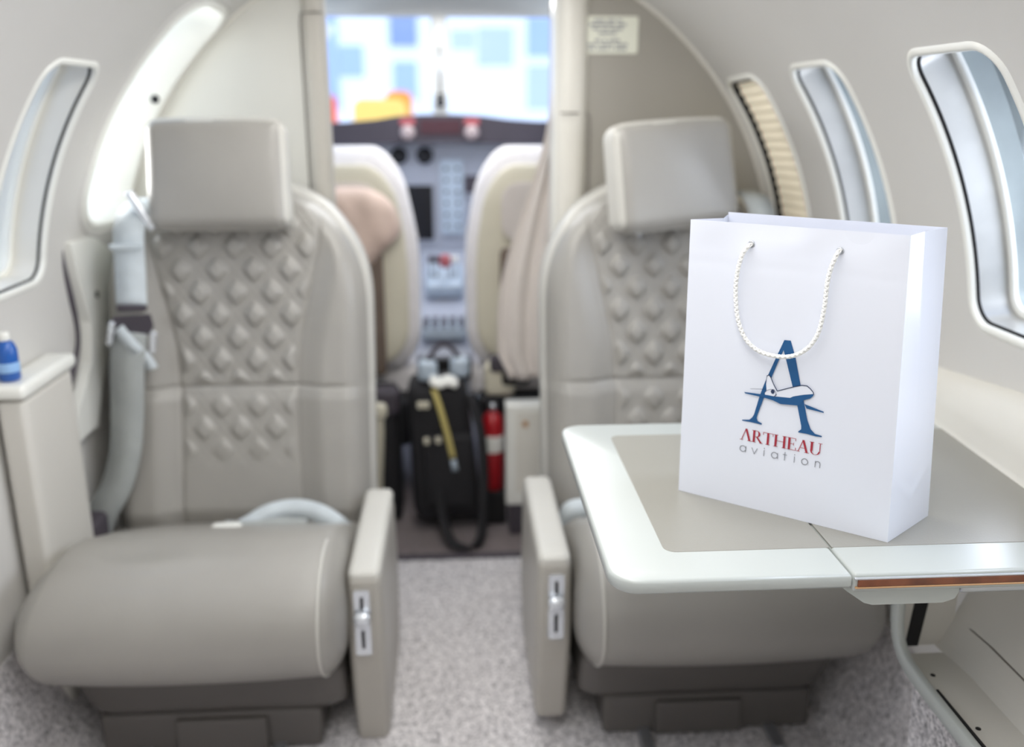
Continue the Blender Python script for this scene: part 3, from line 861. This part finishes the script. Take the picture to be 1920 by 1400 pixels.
belly = [(78.4, 148.7), (104.1, 149.9), (115.2, 149.8), (134.3, 151.4), (137.8, 153.9), (150.0, 158.1), (161.1, 161.1), (160.8, 158.9), (157.7, 155.0), (150.0, 151.3), (146.2, 144.1), (133.7, 142.8), (123.6, 141.8), (114.3, 144.7), (102.5, 146.1), (79.9, 147.1)]
wing = [(151.6, 147.1), (174.3, 142.0), (174.4, 140.7), (154.5, 142.1)]
white_ = [(104.1, 149.9), (103.6, 151.7), (105.5, 155.6), (104.3, 163.5), (104.6, 173.5), (107.3, 174.6), (109.5, 172.3), (114.0, 163.9), (118.5, 157.0), (135.6, 164.8), (146.5, 168.9), (152.7, 169.4), (156.6, 166.8), (160.4, 163.0), (161.0, 160.9), (150.0, 158.1), (137.8, 153.9), (134.3, 151.4), (115.2, 149.8)]
outl = [(104.7, 173.5), (107.3, 174.9), (109.5, 172.3), (114.0, 163.9), (118.5, 157.1), (135.6, 164.8), (146.5, 169.1), (152.7, 169.4), (156.6, 166.8), (160.4, 163.0), (161.0, 160.5)]
ink('logo_letter', [A], M['navy'], front, .0007)
ink('logo_fuselage', [white_], M['paper'], front, .0010)
ink('logo_wings', [belly, wing], M['navy'], front, .0013)
circ = [(113.2 + 2.3 * cos(2 * pi * k / 16), 155.4 + 2.6 * sin(2 * pi * k / 16)) for k in range(16)]
sw = [(117.7, 154.0), (118.1, 152.2), (116.5, 150.0), (114.6, 149.1), (116.2, 151.2)]
nac = [(103.8, 150.6), (103.4, 152.2), (106.3, 155.8), (110.4, 157.8), (114.5, 158.2), (116.8, 155.6), (117.0, 152.6)]
ink('logo_outline', stroke(outl, 1.0) + stroke([(104.7, 173.5), (104.3, 163.5)], .4) + stroke([(86.0, 154.1), (104.8, 157.0)], .45) + stroke(nac, .35) + [circ, sw], M['inkline'], front, .0016)
# ---- serif word
def glyphs(word, u0, u1, v0, h):
    T, t, s = .15, .045, .04
    def bar(x, y0, y1, w=T): return [(x - w / 2, y0), (x + w / 2, y0), (x + w / 2, y1), (x - w / 2, y1)]
    def serif(x, y, w=.30): return [(x - w / 2, y - s / 2), (x + w / 2, y - s / 2), (x + w / 2, y + s / 2), (x - w / 2, y + s / 2)]
    def slant(x0, y0, x1, y1, w): return [(x0 - w / 2, y0), (x0 + w / 2, y0), (x1 + w / 2, y1), (x1 - w / 2, y1)]
    lo, hi = s / 2, 1 - s / 2
    def Afn(bar_):
        g = [slant(.10, 0, .39, 1, t * 1.2), slant(.68, 0, .40, 1, T), serif(.10, lo, .24), serif(.68, lo, .32)]
        if bar_: g.append([(.20, .33), (.58, .33), (.58, .37), (.20, .37)])
        return .80, g
    def arc(cx, cy, rx, ry, a0, a1, wo, wi, n=14):
        out = []
        for k in range(n):
            q = []
            for kk in (k, k + 1):
                a = a0 + (a1 - a0) * kk / n; th = wo + (wi - wo) * abs(cos(a))
                q.append(((cx + rx * cos(a), cy + ry * sin(a)), (cx + (rx - th) * cos(a), cy + (ry - th * .6) * sin(a))))
            out.append([q[0][0], q[1][0], q[1][1], q[0][1]])
        return out
    G = {
        'L': Afn(False), 'A': Afn(True),
        'R': (.78, [bar(.17, 0, 1), serif(.17, lo), serif(.13, hi, .22), [(.17, hi - s / 2), (.36, hi - s / 2), (.36, 1), (.17, 1)], [(.17, .46), (.36, .46), (.36, .50), (.17, .50)], slant(.70, 0, .36, .5, T * .95), serif(.70, lo, .24)] + arc(.34, .73, .27, .27, -pi / 2, pi / 2, t, T)),
        'T': (.74, [bar(.37, 0, 1), serif(.37, lo), [(.02, 1 - s), (.72, 1 - s), (.72, 1), (.02, 1)], bar(.035, .78, 1, s), bar(.705, .78, 1, s)]),
        'H': (.92, [bar(.17, 0, 1), bar(.75, 0, 1), serif(.17, lo), serif(.75, lo), serif(.17, hi), serif(.75, hi), [(.17, .49), (.75, .49), (.75, .53), (.17, .53)]]),
        'E': (.70, [bar(.17, 0, 1), serif(.12, lo, .2), serif(.12, hi, .2), [(.17, 0), (.64, 0), (.64, s), (.17, s)], [(.17, 1 - s), (.61, 1 - s), (.61, 1), (.17, 1)], [(.17, .49), (.48, .49), (.48, .53), (.17, .53)], bar(.62, 0, .24, s), bar(.59, .78, 1, s), bar(.47, .40, .62, s)]),
        'U': (.88, [bar(.17, .28, 1), serif(.17, hi), bar(.72, .28, 1, t * 1.2), serif(.72, hi, .26)] + arc(.42, .30, .325, .31, pi, 2 * pi, t, T * .75)),
    }
    tot = sum(G[c][0] for c in word) ; k = (u1 - u0) / tot; out = []; x = u0
    for c in word:
        w, ps = G[c]
        for p in ps: out.append([(x + q[0] * k, v0 + q[1] * h) for q in p])
        x += w * k
    return out
ink('name_lettering', glyphs('LRTHEAU', 77.5, 177.0, 87.6, 15.2), M['crimson'], front)
# ---- thin sans word: a v i a t i o n
sm = []
def ring(cx, r, v0): return [(cx + r * cos(2 * pi * k / 28), v0 + r + r * sin(2 * pi * k / 28)) for k in range(28)]
v0, r, w = 72.6, 3.7, .85
def la(cx): return stroke(ring(cx, r, v0), w, True) + stroke([(cx + r, v0), (cx + r, v0 + 2 * r)], w)
sm += la(82.0); sm += stroke([(93.2, v0 + 7.4), (96.6, v0), (100.0, v0 + 7.4)], w)
sm += stroke([(108.6, v0), (108.6, v0 + 7.4)], w) + stroke([(108.6, v0 + 9.4), (108.6, v0 + 10.2)], w * 1.2)
sm += la(121.6)
sm += stroke([(134.0, v0), (134.0, v0 + 10.4)], w) + stroke([(131.8, v0 + 7.2), (136.4, v0 + 7.2)], w)
sm += stroke([(145.6, v0), (145.6, v0 + 7.4)], w) + stroke([(145.6, v0 + 9.4), (145.6, v0 + 10.2)], w * 1.2)
sm += stroke(ring(158.0, r, v0), w, True)
sm += stroke([(170.4, v0), (170.4, v0 + 7.4)], w) + stroke([(170.4, v0 + 4.6)] + [(173.2 - 2.8 * cos(pi * k / 10), v0 + 4.6 + 2.8 * sin(pi * k / 10)) for k in range(11)] + [(176.0, v0)], w)
ink('small_lettering', sm, M['greyink'], front)
# ---- twisted cord handle
uvp = [(72.5, 325.5), (66.0, 312.9), (62.1, 287.4), (63.3, 262.0), (68.5, 236.8), (80.0, 215.6), (99.8, 203.5), (128.5, 202.8), (149.2, 213.6), (161.3, 233.5), (165.7, 261.9), (166.3, 292.2), (168.6, 310.4), (173.3, 326.7)]
pts = []
for i, (u, v) in enumerate(uvp):
    e = 0 if i in (0, len(uvp) - 1) else 1
    pts.append(face_pt(u, v, .0045 + .004 * e + .003 * sin(pi * i / (len(uvp) - 1))))
pts = [face_pt(74.5, 327, -.006)] + pts + [face_pt(174.5, 328, -.006)]
base = smooth_path(pts, 34)
h = None; mb = MB()
L_ = 0; up = None; frames = []
for i, p in enumerate(base):
    a = base[max(0, i - 1)]; b = base[min(len(base) - 1, i + 1)]; t = (b - a).normalized()
    if up is None: up = t.orthogonal().normalized()
    up = (up - t * up.dot(t)).normalized()
    if i: L_ += (p - base[i - 1]).length
    frames.append((p, up.copy(), t.cross(up), L_))
for s in range(4):
    sp_ = []
    for p, a, b, L in frames:
        th = 2 * pi * L / .0115 * (1 if s < 2 else -1) + pi * (s % 2) + (pi / 2 if s > 1 else 0)
        sp_.append(p + a * cos(th) * .0014 + b * sin(th) * .0014)
    mb.add(*g_tube(sp_, .0013, 6))
mb.build('cord_handle', M['rope'], bag, label='white braided cord handle')
for (u, v) in ((73.5, 326.5), (174.0, 327.5)):
    c = face_pt(u, v, .0008); q = []
    for k in range(20): a = 2 * pi * k / 20; q.append(c + U * cos(a) * .0034 + Vector((0, 0, sin(a) * .0034)))
    mesh('eyelet', *g_tube(q, .0007, 6, closed=True), M['metal'], front)

# ------------------------------------------------------------------ cockpit
# shell
def shell_ring(name, y0, y1, a0, a1, R0, R1, m, sides=()):
    vs = []; fs = []; n = 30
    for i in range(9):
        y = y0 + (y1 - y0) * i / 8; R = R0 + (R1 - R0) * i / 8
        for k in range(n + 1):
            a = radians(a0 + (a1 - a0) * k / n); vs.append((R * cos(a), y, ZC + R * sin(a)))
    for i in range(8):
        for k in range(n): q = i * (n + 1) + k; fs.append((q, q + 1, q + n + 2, q + n + 1))
    return struct(mesh(name, vs, fs, m))
shell_ring('ceiling_forward', 2.23, 3.50, 58, 122, .781, .93, 'wall')
for sx, nm in ((1, 'wall_forward_right'), (-1, 'wall_forward_left')):
    vs = []; fs = []
    # lower wall below the side windows and a strip behind them
    mbq = MB()
    mbq.add([(sx * .781, 2.23, .05), (sx * .76, 3.5, .05), (sx * .76, 3.5, 1.05), (sx * .75, 2.9, 1.08), (sx * .75, 2.6, 1.08), (sx * .76, 2.23, 1.0)], [(0, 1, 2, 3, 4, 5)])
    mbq.add([(sx * .77, 2.23, 1.0), (sx * .75, 2.55, 1.05), (sx * .41, 2.55, 1.50), (sx * .413, 2.23, 1.49)], [(0, 1, 2, 3)])
    struct(mbq.build(nm, M['wall'], smooth=False, recalc=False))
    g = mesh('window_%d' % (10 if sx > 0 else 11), [(sx * .75, 2.55, 1.06), (sx * .75, 3.38, 1.06), (sx * .40, 3.38, 1.50), (sx * .40, 2.55, 1.50)], [(0, 1, 2, 3)], M['glass'], smooth=False); struct(g)
# windscreen: two panes, post, surround
YW = 3.46
ws = [(-.46, -.085), (-.005, .42)]
hole_z0, hole_z1 = 1.18, 1.535
def wframe():
    mb = MB()
    pc = (-.047)
    mb.add(*g_rbox((pc, YW, 1.37), (.028, .018, .21), (.012, .010, .01), 3, 2))
    mb.add(*g_rbox((-.02, YW, 1.66), (.62, .03, .115), (.01, .02, .02), 3, 2))
    mb.add(*g_rbox((-.60, YW, 1.36), (.10, .02, .22), (.02, .01, .02), 3, 2))
    mb.add(*g_rbox((.56, YW, 1.36), (.10, .02, .22), (.02, .01, .02), 3, 2))
    return mb
wf = struct(wframe().build('window_12', M['white']))
for a, b in ((-.52, -.065), (-.03, .48)):
    mesh('windscreen_pane', [(a, YW, 1.15), (b, YW, 1.15), (b, YW, 1.56), (a, YW, 1.56)], [(0, 1, 2, 3)], M['glass'], wf, smooth=False)
cmp_ = empty('standby_compass', (-.046, 3.42, 1.24), 'small black standby compass on the windscreen centre post', 'compass')
mesh('housing', *g_rbox((-.046, 3.42, 1.262), (.014, .014, .024), .010), M['blackgloss'], cmp_)
mesh('stalk', *g_cyl((-.046, 3.44, 1.285), (-.046, 3.44, 1.45), .006), M['metal'], cmp_)

# glareshield and instrument panel
ip = empty('instrument_panel', (0, 3.3, .6), 'grey cockpit instrument panel with dark screens and twin round dials', 'instrument panel')
mesh('panel_face', *g_prism(rrect(-.62, .62, .62, 1.16, .02), 1, 3.30, 3.34), M['panel'], ip, smooth=False)
# hood with drooping ends
top = [(-.62, 1.185), (-.40, 1.185), (-.28, 1.195), (-.20, 1.208), (-.10, 1.213), (0, 1.213), (.10, 1.208), (.20, 1.195), (.30, 1.188), (.62, 1.185)]
bot = [(.62, 1.115), (.20, 1.118), (-.10, 1.122), (-.30, 1.118), (-.62, 1.11)]
mesh('glareshield', *g_prism(top + bot, 1, 3.22, 3.48), M['shield'], ip, smooth=False, label='charcoal hood over the panel')
mesh('warning_strip', *g_prism(rrect(-.115, 1.150, .025, 1.198, .004), 1, 3.214, 3.22), M['maroon'], ip, smooth=False)
for x in (-.157, .062):
    mesh('warning_light', *g_prism(rrect(x - .026, 1.180, x + .026, 1.204, .005), 1, 3.212, 3.22), M['redk'], ip, smooth=False)
    mesh('control_knob', *g_tube([(x, 3.225, 1.155), (x, 3.205, 1.155), (x, 3.198, 1.155)], [.025, .025, .018], 20), M['lamp'], ip)
for x in (-.194, -.104):
    d = mesh('round_dial', *g_cyl((x, 3.302, 1.075), (x, 3.29, 1.075), .031, 28), M['blackgloss'], ip, label='round dark dial')
    q = [(x + .033 * cos(2 * pi * k / 24), 3.292, 1.075 + .033 * sin(2 * pi * k / 24)) for k in range(24)]
    mesh('dial_bezel', *g_tube(q, .0035, 6, closed=True), M['panel'], d)
def screen(x0, x1, z0, z1, m='blackgloss'):
    b = mesh('display_bezel', *g_prism(rrect(x0 - .010, z0 - .010, x1 + .010, z1 + .010, .006), 1, 3.292, 3.30), M['panel'], ip, smooth=False)
    mesh('screen', *g_prism(rrect(x0, z0, x1, z1, .003), 1, 3.288, 3.292), M[m], b, smooth=False)
screen(-.186, -.078, .78, .972); screen(.034, .12, .945, 1.005, 'shield'); screen(-.40, -.24, .93, 1.06); screen(.22, .36, .93, 1.06)
mesh('radio_stack', *g_prism(rrect(-.050, .80, .030, 1.06, .006), 1, 3.285, 3.30), M['pale'], ip, smooth=False)
for i in range(6):
    for j in range(2): mesh('button', *g_cyl((-.030 + j * .04, 3.286, .83 + i * .04), (-.030 + j * .04, 3.276, .83 + i * .04), .006, 12), M['shield'], ip)
mesh('map_light', *g_rbox((.075, 3.28, .84), (.022, .012, .02), .008), M['purple'], ip, label='lilac lit switch block')

# centre pedestal
pd = empty('centre_pedestal', (-.04, 3.1, .055), 'pale blue-grey centre pedestal with a red knob between the pilot seats', 'pedestal')
v, f = g_prism([(2.72, .06), (2.72, .50), (2.80, .53), (3.10, .66), (3.29, .74), (3.29, .06)], 0, -.125, .045)
mesh('housing', v, f, 'panel', pd, smooth=False)
mesh('quadrant', *g_rbox((-.04, 3.05, .675), (.062, .07, .025), .012, 3, 2, None, Matrix.Rotation(radians(24), 3, 'X')), M['pale'], pd)
for x, m_ in ((-.085, 'shield'), (-.065, 'shield'), (-.02, 'white'), (.0, 'white')):
    lv = mesh('throttle_lever', *g_rbox((x, 3.03, .715), (.004, .006, .035), .003), M['metal'], pd)
    mesh('knob', *g_rbox((x, 3.02, .752), (.009, .010, .012), .006), M[m_], lv)
mesh('red_knob', *g_rbox((-.036, 2.98, .752), (.019, .016, .022), .013), M['redk'], pd, label='round red knob')
mesh('keypad', *g_prism(rrect(-.11, 2.76, .03, 2.92, .01), 2, .545, .575), M['pale'], pd, smooth=False)
mb = MB()
for i in range(5):
    for j in range(6): mb.add(*g_rbox((-.098 + i * .028, 2.78 + j * .024, .578), (.009, .008, .004), .002, 2, 1))
mb.build('key_rows', M['shield'], pd)
mesh('kick_plate', *g_rbox((-.04, 2.712, .46), (.082, .008, .03), .003), M['dark'], pd)

# pilot seats
def pilot(cx, label, sg):
    r = empty('pilot_seat', (cx, 2.65, .055), label, 'seat', None)
    def dp(v):
        t = (v.z + .33) / .66; k = 1 - .42 * max(0, t - .55) ** 1.2 * 1.6
        return Vector((v.x * k, v.y + .05 * t, v.z))
    mesh('fleece_cover', *g_rbox((cx, 2.70, .80), (.235, .065, .33), (.10, .05, .13), 6, 6, dp), M['fleece'], r, label='white fleece cover')
    mesh('back_panel', *g_rbox((cx, 2.637, .79), (.203, .02, .29), (.10, .015, .12), 5, 4, dp), M['beige'], r, label='beige back panel')
    mesh('shadow_panel', *g_rbox((cx, 2.618, .95), (.13, .004, .085), (.06, .003, .05), 4, 2, None, Matrix.Rotation(radians(-4), 3, 'X')), M['curtain'], r)  # shaded upper part of the seat back, painted as a separate patch
    mesh('gap_strip', *g_rbox((cx + sg * .10, 2.613, .66), (.035, .006, .19), (.02, .005, .02), 3, 2), M['brown'], r)  # dark gap beside the back panel, painted as a brown strip
    mesh('seat_cushion', *g_rbox((cx, 2.92, .42), (.23, .22, .06), .04, 4, 2), M['fleece'], r)
    mesh('seat_frame', *g_rbox((cx, 2.76, .32), (.20, .16, .075), .02), M['black'], r)
    for sx in (-1, 1):
        mesh('leg', *g_rbox((cx + sx * .13, 2.78, .145), (.022, .12, .10), .012), M['black'], r)
    mesh('recline_post', *g_tube([(cx - sg * .12 * 1, 2.60, .42), (cx - sg * .125, 2.58, .30), (cx - sg * .14, 2.60, .07)], .014, 10), M['beige'], r)
    return r
pilot(-.345, 'left pilot seat with white fleece cover seen through the doorway, tan jacket over it', 1)
pilot(.262, 'right pilot seat with white fleece cover beside the cream curtain', -1)
# tan jacket draped over the left pilot seat
def dj(v):
    return Vector((v.x, v.y + .010 * sin(v.x * 38) * cos(v.z * 24), v.z - .20 * max(0, (.02 - v.x)) * 0 + .006 * sin(v.x * 50)))
poly = [(-.372, 1.022), (-.250, 1.020), (-.185, .985), (-.160, .930), (-.163, .885), (-.205, .845), (-.262, .790), (-.300, .800), (-.345, .86), (-.385, .92)]
vs = []; fs = []; NJ = 20
c0 = Vector((-.27, .905))
rings = 8
vs.append(Vector((c0.x, 2.555, c0.y)))
pp = smooth_path([(p[0], 0, p[1]) for p in poly + [poly[0]]], 4)[:-1]; n = len(pp)
for k in range(1, rings + 1):
    t = k / rings
    for p in pp:
        x = c0.x + (p.x - c0.x) * t; z = c0.y + (p.z - c0.y) * t
        vs.append(Vector((x, 2.598 - .043 * sqrt(max(0, 1 - t ** 3)) + .006 * sin(x * 90 + z * 40) * t, z)))
for p in pp: vs.append(Vector((p.x, 2.622, p.z)))
for i in range(n): fs.append((0, 1 + i, 1 + (i + 1) % n))
for k in range(rings):
    for i in range(n): fs.append((1 + k * n + i, 1 + k * n + (i + 1) % n, 1 + (k + 1) * n + (i + 1) % n, 1 + (k + 1) * n + i))
tag(mesh('jacket', vs, fs, 'tan'), 'folded tan pink jacket draped over the back of the left pilot seat', 'jacket')

# cream curtain tied at the right of the doorway
vs = []; fs = []; NZ, NX = 50, 48
for j in range(NZ + 1):
    z = 1.60 - (1.60 - .535) * j / NZ
    xr = .268; xl = .236 if z > 1.24 else .236 - .13 * ss(1.24, .70, z) ** .9 + .03 * ss(.62, .53, z)
    for i in range(NX + 1):
        u = i / NX; vs.append((xl + (xr - xl) * u, 2.335 + .009 * sin(u * 2 * pi * 2.5), z))
for j in range(NZ):
    for i in range(NX): k = j * (NX + 1) + i; fs.append((k, k + 1, k + NX + 2, k + NX + 1))
cu = mesh('curtain', vs, fs, 'curtain', recalc=False)
tag(cu, 'cream pleated cockpit curtain hanging at the right side of the doorway', 'curtain')
sol = cu.modifiers.new('thick', 'SOLIDIFY'); sol.thickness = .003
mesh('curtain_rail', *g_cyl((.10, 2.335, 1.605), (.27, 2.335, 1.605), .006), M['metal'], cu)

# flight bag on the floor in front of the pedestal
fb = empty('flight_bag', (-.03, 2.47, .055), 'black flight bag with yellow zip tab standing in the cockpit doorway', 'bag')
def dbg(v):
    t = (v.z + .19) / .38
    return Vector((v.x * (1 - .16 * t) - .025 * t, v.y * (1 - .15 * t), v.z + .006 * sin(v.x * 40)))
mesh('body', *g_rbox((-.035, 2.47, .300), (.098, .085, .205), (.035, .035, .04), 5, 6, dbg), M['black'], fb)
mesh('front_pocket', *g_rbox((-.030, 2.385, .255), (.07, .016, .11), .014, 4, 2), M['black'], fb)
v, f = g_ribbon(smooth_path([(-.068, 2.392, .495), (-.050, 2.375, .44), (-.030, 2.366, .36), (-.018, 2.365, .30)], 5), .008, (1, 0, 0)); mesh('zip_tab', v, f, 'yellow', fb, label='yellow zip strip')
v, f = g_ribbon([(-.017, 2.364, .295), (-.012, 2.364, .262)], .008, (1, 0, 0)); mesh('tag', v, f, 'pale', fb, label='pale blue tag')
for x, z in ((-.105, .455), (-.088, .455), (-.090, .35), (-.058, .352)):
    mesh('buckle', *g_rbox((x, 2.372, z), (.008, .005, .010), .004), M['beige'], fb)
v, f = g_ribbon(smooth_path([(.035, 2.42, .47), (.062, 2.37, .36), (.066, 2.33, .22), (.058, 2.30, .10), (.030, 2.28, .070), (-.02, 2.29, .075), (-.045, 2.33, .12), (-.055, 2.37, .20), (-.05, 2.39, .28)], 8), .014, (1, .5, 0), .002)
mesh('shoulder_strap', v, f, 'black', fb, label='black strap looping down to the floor')
# headset lying on the bag
hs = empty('headset', (-.04, 2.46, .50), 'pale grey headset lying on top of the black flight bag', 'headset')
for x, y in ((-.085, 2.44), (.005, 2.47)):
    mesh('ear_cup', *g_rbox((x, y, .535), (.028, .024, .030), .018, 4, 1), M['pale'], hs)
q = [(-.085 + .09 * k / 12, 2.44 + .03 * k / 12, .560 + .045 * sin(pi * k / 12)) for k in range(13)]
tube('headband', q, .007, 'shield', hs)
pr = empty('towel', (-.015, 2.42, .51), 'bright white cloth bundled on top of the flight bag beside the headset', 'cloth')
def dtw(v): return Vector((v.x, v.y + .004 * sin(v.z * 150), v.z + .004 * sin(v.x * 140)))
mesh('cloth_bundle', *g_rbox((-.040, 2.405, .512), (.040, .022, .013), .012, 4, 6, dtw), M['white'], pr)

# fire extinguisher
fe = empty('fire_extinguisher', (.087, 2.48, .06), 'red fire extinguisher with white label beside the flight bag', 'extinguisher')
fx, fy = .098, 2.475
mesh('cylinder', *g_lathe([(.026, .10), (.031, .105), (.031, .30), (.026, .325), (.012, .340)], (fx, fy, .06)), M['red'], fe)
mesh('label_band', *g_lathe([(.0314, .22), (.0318, .222), (.0318, .268), (.0314, .27)], (fx, fy, .06)), M['white'], fe)
mesh('valve', *g_cyl((fx, fy, .398), (fx, fy, .425), .011), M['metal'], fe)
mesh('handle', *g_rbox((fx - .01, fy, .432), (.028, .007, .006), .004), M['black'], fe)
mesh('bracket', *g_rbox((fx, fy, .11), (.036, .036, .052), .006), M['dark'], fe)

# white document box on the right
db = empty('document_box', (.185, 2.40, .055), 'white document box with faint orange print at the foot of the curtain', 'box')
mesh('case', *g_rbox((.186, 2.40, .300), (.056, .030, .150), .006), M['white'], db)
mesh('base_foot', *g_rbox((.186, 2.40, .103), (.045, .026, .048), .004), M['shield'], db)
mesh('printed_panel', *g_prism(rrect(.158, .19, .226, .43, .004), 1, 2.3685, 2.3702), M['cream'], db, smooth=False)
mesh('print_mark', *g_prism(rrect(.176, .385, .192, .405, .006), 1, 2.3678, 2.3686), M['gold'], db, smooth=False)

# beige handle post seen left of the bag
hp = empty('control_lever', (-.215, 2.42, .055), 'beige upright lever with rounded knob left of the black flight bag', 'lever')
mesh('shaft', *g_tube(smooth_path([(-.235, 2.44, .06), (-.232, 2.42, .20), (-.222, 2.40, .33), (-.218, 2.39, .42)], 5), .012, 12), M['beige'], hp)
mesh('knob', *g_rbox((-.218, 2.388, .435), (.021, .018, .024), .017, 4, 1), M['beige'], hp)
# dark equipment cases flanking
eb = empty('equipment_case', (-.30, 2.50, .055), 'dark soft case in shadow behind the beige lever on the left', 'case')
mesh('body', *g_rbox((-.30, 2.53, .26), (.13, .06, .205), .03, 4, 2), M['black'], eb)
mesh('flap', *g_rbox((-.30, 2.495, .43), (.132, .035, .040), .02, 4, 2), M['shield'], eb)
eb = empty('life_vest_pouch', (.125, 2.46, .50), 'grey and olive strapped pouch above the fire extinguisher', 'pouch')
mesh('body', *g_rbox((.120, 2.52, .485), (.045, .030, .050), .02, 4, 2), M['beige'], eb)
mesh('flap', *g_rbox((.125, 2.50, .535), (.034, .022, .024), .012, 3, 1), M['shield'], eb)
mesh('strap', *g_rbox((.165, 2.50, .50), (.040, .014, .030), .008, 3, 1), M['black'], eb)

# ------------------------------------------------------------------ outside, through the windscreen
struct(MB().add(*g_prism([(-40, 4.5), (40, 4.5), (40, 40), (-40, 40)], 2, -1.3, -1.2)).build('ground', M['apron'], smooth=False))
for sx, nm in ((-1, 'ground_left'), (1, 'ground_right')):
    struct(MB().add(*g_prism([(sx * 2, -30), (sx * 40, -30), (sx * 40, 4.5), (sx * 2, 4.5)], 2, -1.3, -1.2)).build(nm, M['apron'], smooth=False))
hg = empty('hangar', (0, 16, -1.2), 'white hangar with pale blue door panels seen through the windscreen', 'building')
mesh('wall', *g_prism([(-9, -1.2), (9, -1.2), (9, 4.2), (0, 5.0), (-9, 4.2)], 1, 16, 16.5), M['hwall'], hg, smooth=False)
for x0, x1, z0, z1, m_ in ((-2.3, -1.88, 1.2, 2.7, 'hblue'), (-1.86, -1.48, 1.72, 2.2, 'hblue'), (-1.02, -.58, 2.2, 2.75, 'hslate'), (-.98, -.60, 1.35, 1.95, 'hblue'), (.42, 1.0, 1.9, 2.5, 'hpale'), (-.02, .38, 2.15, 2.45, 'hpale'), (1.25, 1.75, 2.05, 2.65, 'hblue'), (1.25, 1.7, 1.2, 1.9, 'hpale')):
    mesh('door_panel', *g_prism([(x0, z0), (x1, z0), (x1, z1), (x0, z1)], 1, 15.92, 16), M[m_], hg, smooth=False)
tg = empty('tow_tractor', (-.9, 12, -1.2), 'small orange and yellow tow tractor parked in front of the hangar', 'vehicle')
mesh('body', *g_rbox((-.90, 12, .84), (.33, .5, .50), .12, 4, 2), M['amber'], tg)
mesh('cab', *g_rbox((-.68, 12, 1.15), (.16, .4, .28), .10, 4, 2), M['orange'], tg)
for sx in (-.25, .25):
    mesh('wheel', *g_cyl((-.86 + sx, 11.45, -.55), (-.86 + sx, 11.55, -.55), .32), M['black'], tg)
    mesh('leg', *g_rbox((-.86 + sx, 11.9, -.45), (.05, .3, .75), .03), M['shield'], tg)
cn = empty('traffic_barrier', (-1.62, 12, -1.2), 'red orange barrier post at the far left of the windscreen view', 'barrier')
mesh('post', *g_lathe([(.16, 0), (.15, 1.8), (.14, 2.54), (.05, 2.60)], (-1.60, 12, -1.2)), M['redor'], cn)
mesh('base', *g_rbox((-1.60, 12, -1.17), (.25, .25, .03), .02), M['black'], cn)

# ------------------------------------------------------------------ light
w = bpy.data.worlds.new('sky'); sc.world = w; w.use_nodes = True
nt = w.node_tree; n = nt.nodes; l = nt.links; bg = n['Background']
tc = n.new('ShaderNodeTexCoord'); sx_ = n.new('ShaderNodeSeparateXYZ'); rp = n.new('ShaderNodeValToRGB')
l.new(tc.outputs['Generated'], sx_.inputs[0])
mp = n.new('ShaderNodeMath'); mp.operation = 'MULTIPLY_ADD'; mp.inputs[1].default_value = .5; mp.inputs[2].default_value = .5
l.new(sx_.outputs['Z'], mp.inputs[0]); l.new(mp.outputs[0], rp.inputs['Fac'])
e = rp.color_ramp.elements; e[0].position = .40; e[0].color = (.62, .64, .66, 1); e[1].position = .5; e[1].color = (.95, .97, 1, 1)
q = e.new(.56); q.color = (.80, .89, 1, 1); q = e.new(.75); q.color = (.52, .70, .98, 1)
l.new(rp.outputs['Color'], bg.inputs['Color']); bg.inputs['Strength'].default_value = 1.6

def area(name, loc, rot, sx, sy, power, col=(1, 1, 1)):
    d = bpy.data.lights.new(name, 'AREA'); d.shape = 'RECTANGLE'; d.size = sx; d.size_y = sy; d.energy = power; d.color = col
    o = bpy.data.objects.new(name, d); COL.objects.link(o); o.location = loc; o.rotation_euler = rot; return o
area('ceiling_fill', (0, 1.0, 1.585), (0, 0, 0), .4, 1.9, 14, (1, .985, .96))  # unseen fill light added under the crown
area('aft_fill', (.0, -.50, 1.25), (radians(90), 0, 0), 1.0, .5, 2.2, (1, .99, .98))  # unseen fill added behind the camera, for openings further aft
area('doorway_daylight', (-1.15, 2.22, .95), (0, radians(-90), radians(-28)), .9, .3, 18, (1, .99, .96))
area('cockpit_fill', (0, 2.9, 1.57), (0, 0, 0), .5, .8, 7, (1, 1, 1))  # added overhead fill in place of daylight from the cockpit windows
area('window_daylight_fill', (1.10, 1.22, 1.15), (0, radians(90), 0), .5, .35, 7, (.98, .99, 1))
area('window_daylight_fill', (1.10, .75, 1.15), (0, radians(90), 0), .5, .35, 7, (.98, .99, 1))

area('window_daylight_fill', (1.12, 1.69, 1.20), (0, radians(84), radians(14)), .5, .35, 8, (1, .99, .97))  # extra lamp added outside to brighten the left wall and bulkhead

# ------------------------------------------------------------------ camera
F = 1700.
pitch = math.atan(500 / F); psi = math.atan(110 / F * cos(pitch))
cd = bpy.data.cameras.new('camera'); cam = bpy.data.objects.new('camera', cd); COL.objects.link(cam)
cam.location = (0, 0, H); cam.rotation_euler = (pi / 2 - pitch, 0, -psi)
cd.sensor_width = 36; cd.lens = 36 * F / 1920; cd.clip_start = .02
cd.dof.use_dof = True; cd.dof.focus_distance = 1.02; cd.dof.aperture_fstop = 2.1
sc.camera = cam
sc.view_settings.view_transform = 'Standard'; sc.view_settings.exposure = 0.08
sc.cycles.max_bounces = 10; sc.cycles.diffuse_bounces = 6; sc.cycles.transparent_max_bounces = 16
sc.cycles.use_denoising = True; sc.cycles.sample_clamp_indirect = 6
sc.cycles.caustics_reflective = False; sc.cycles.caustics_refractive = False
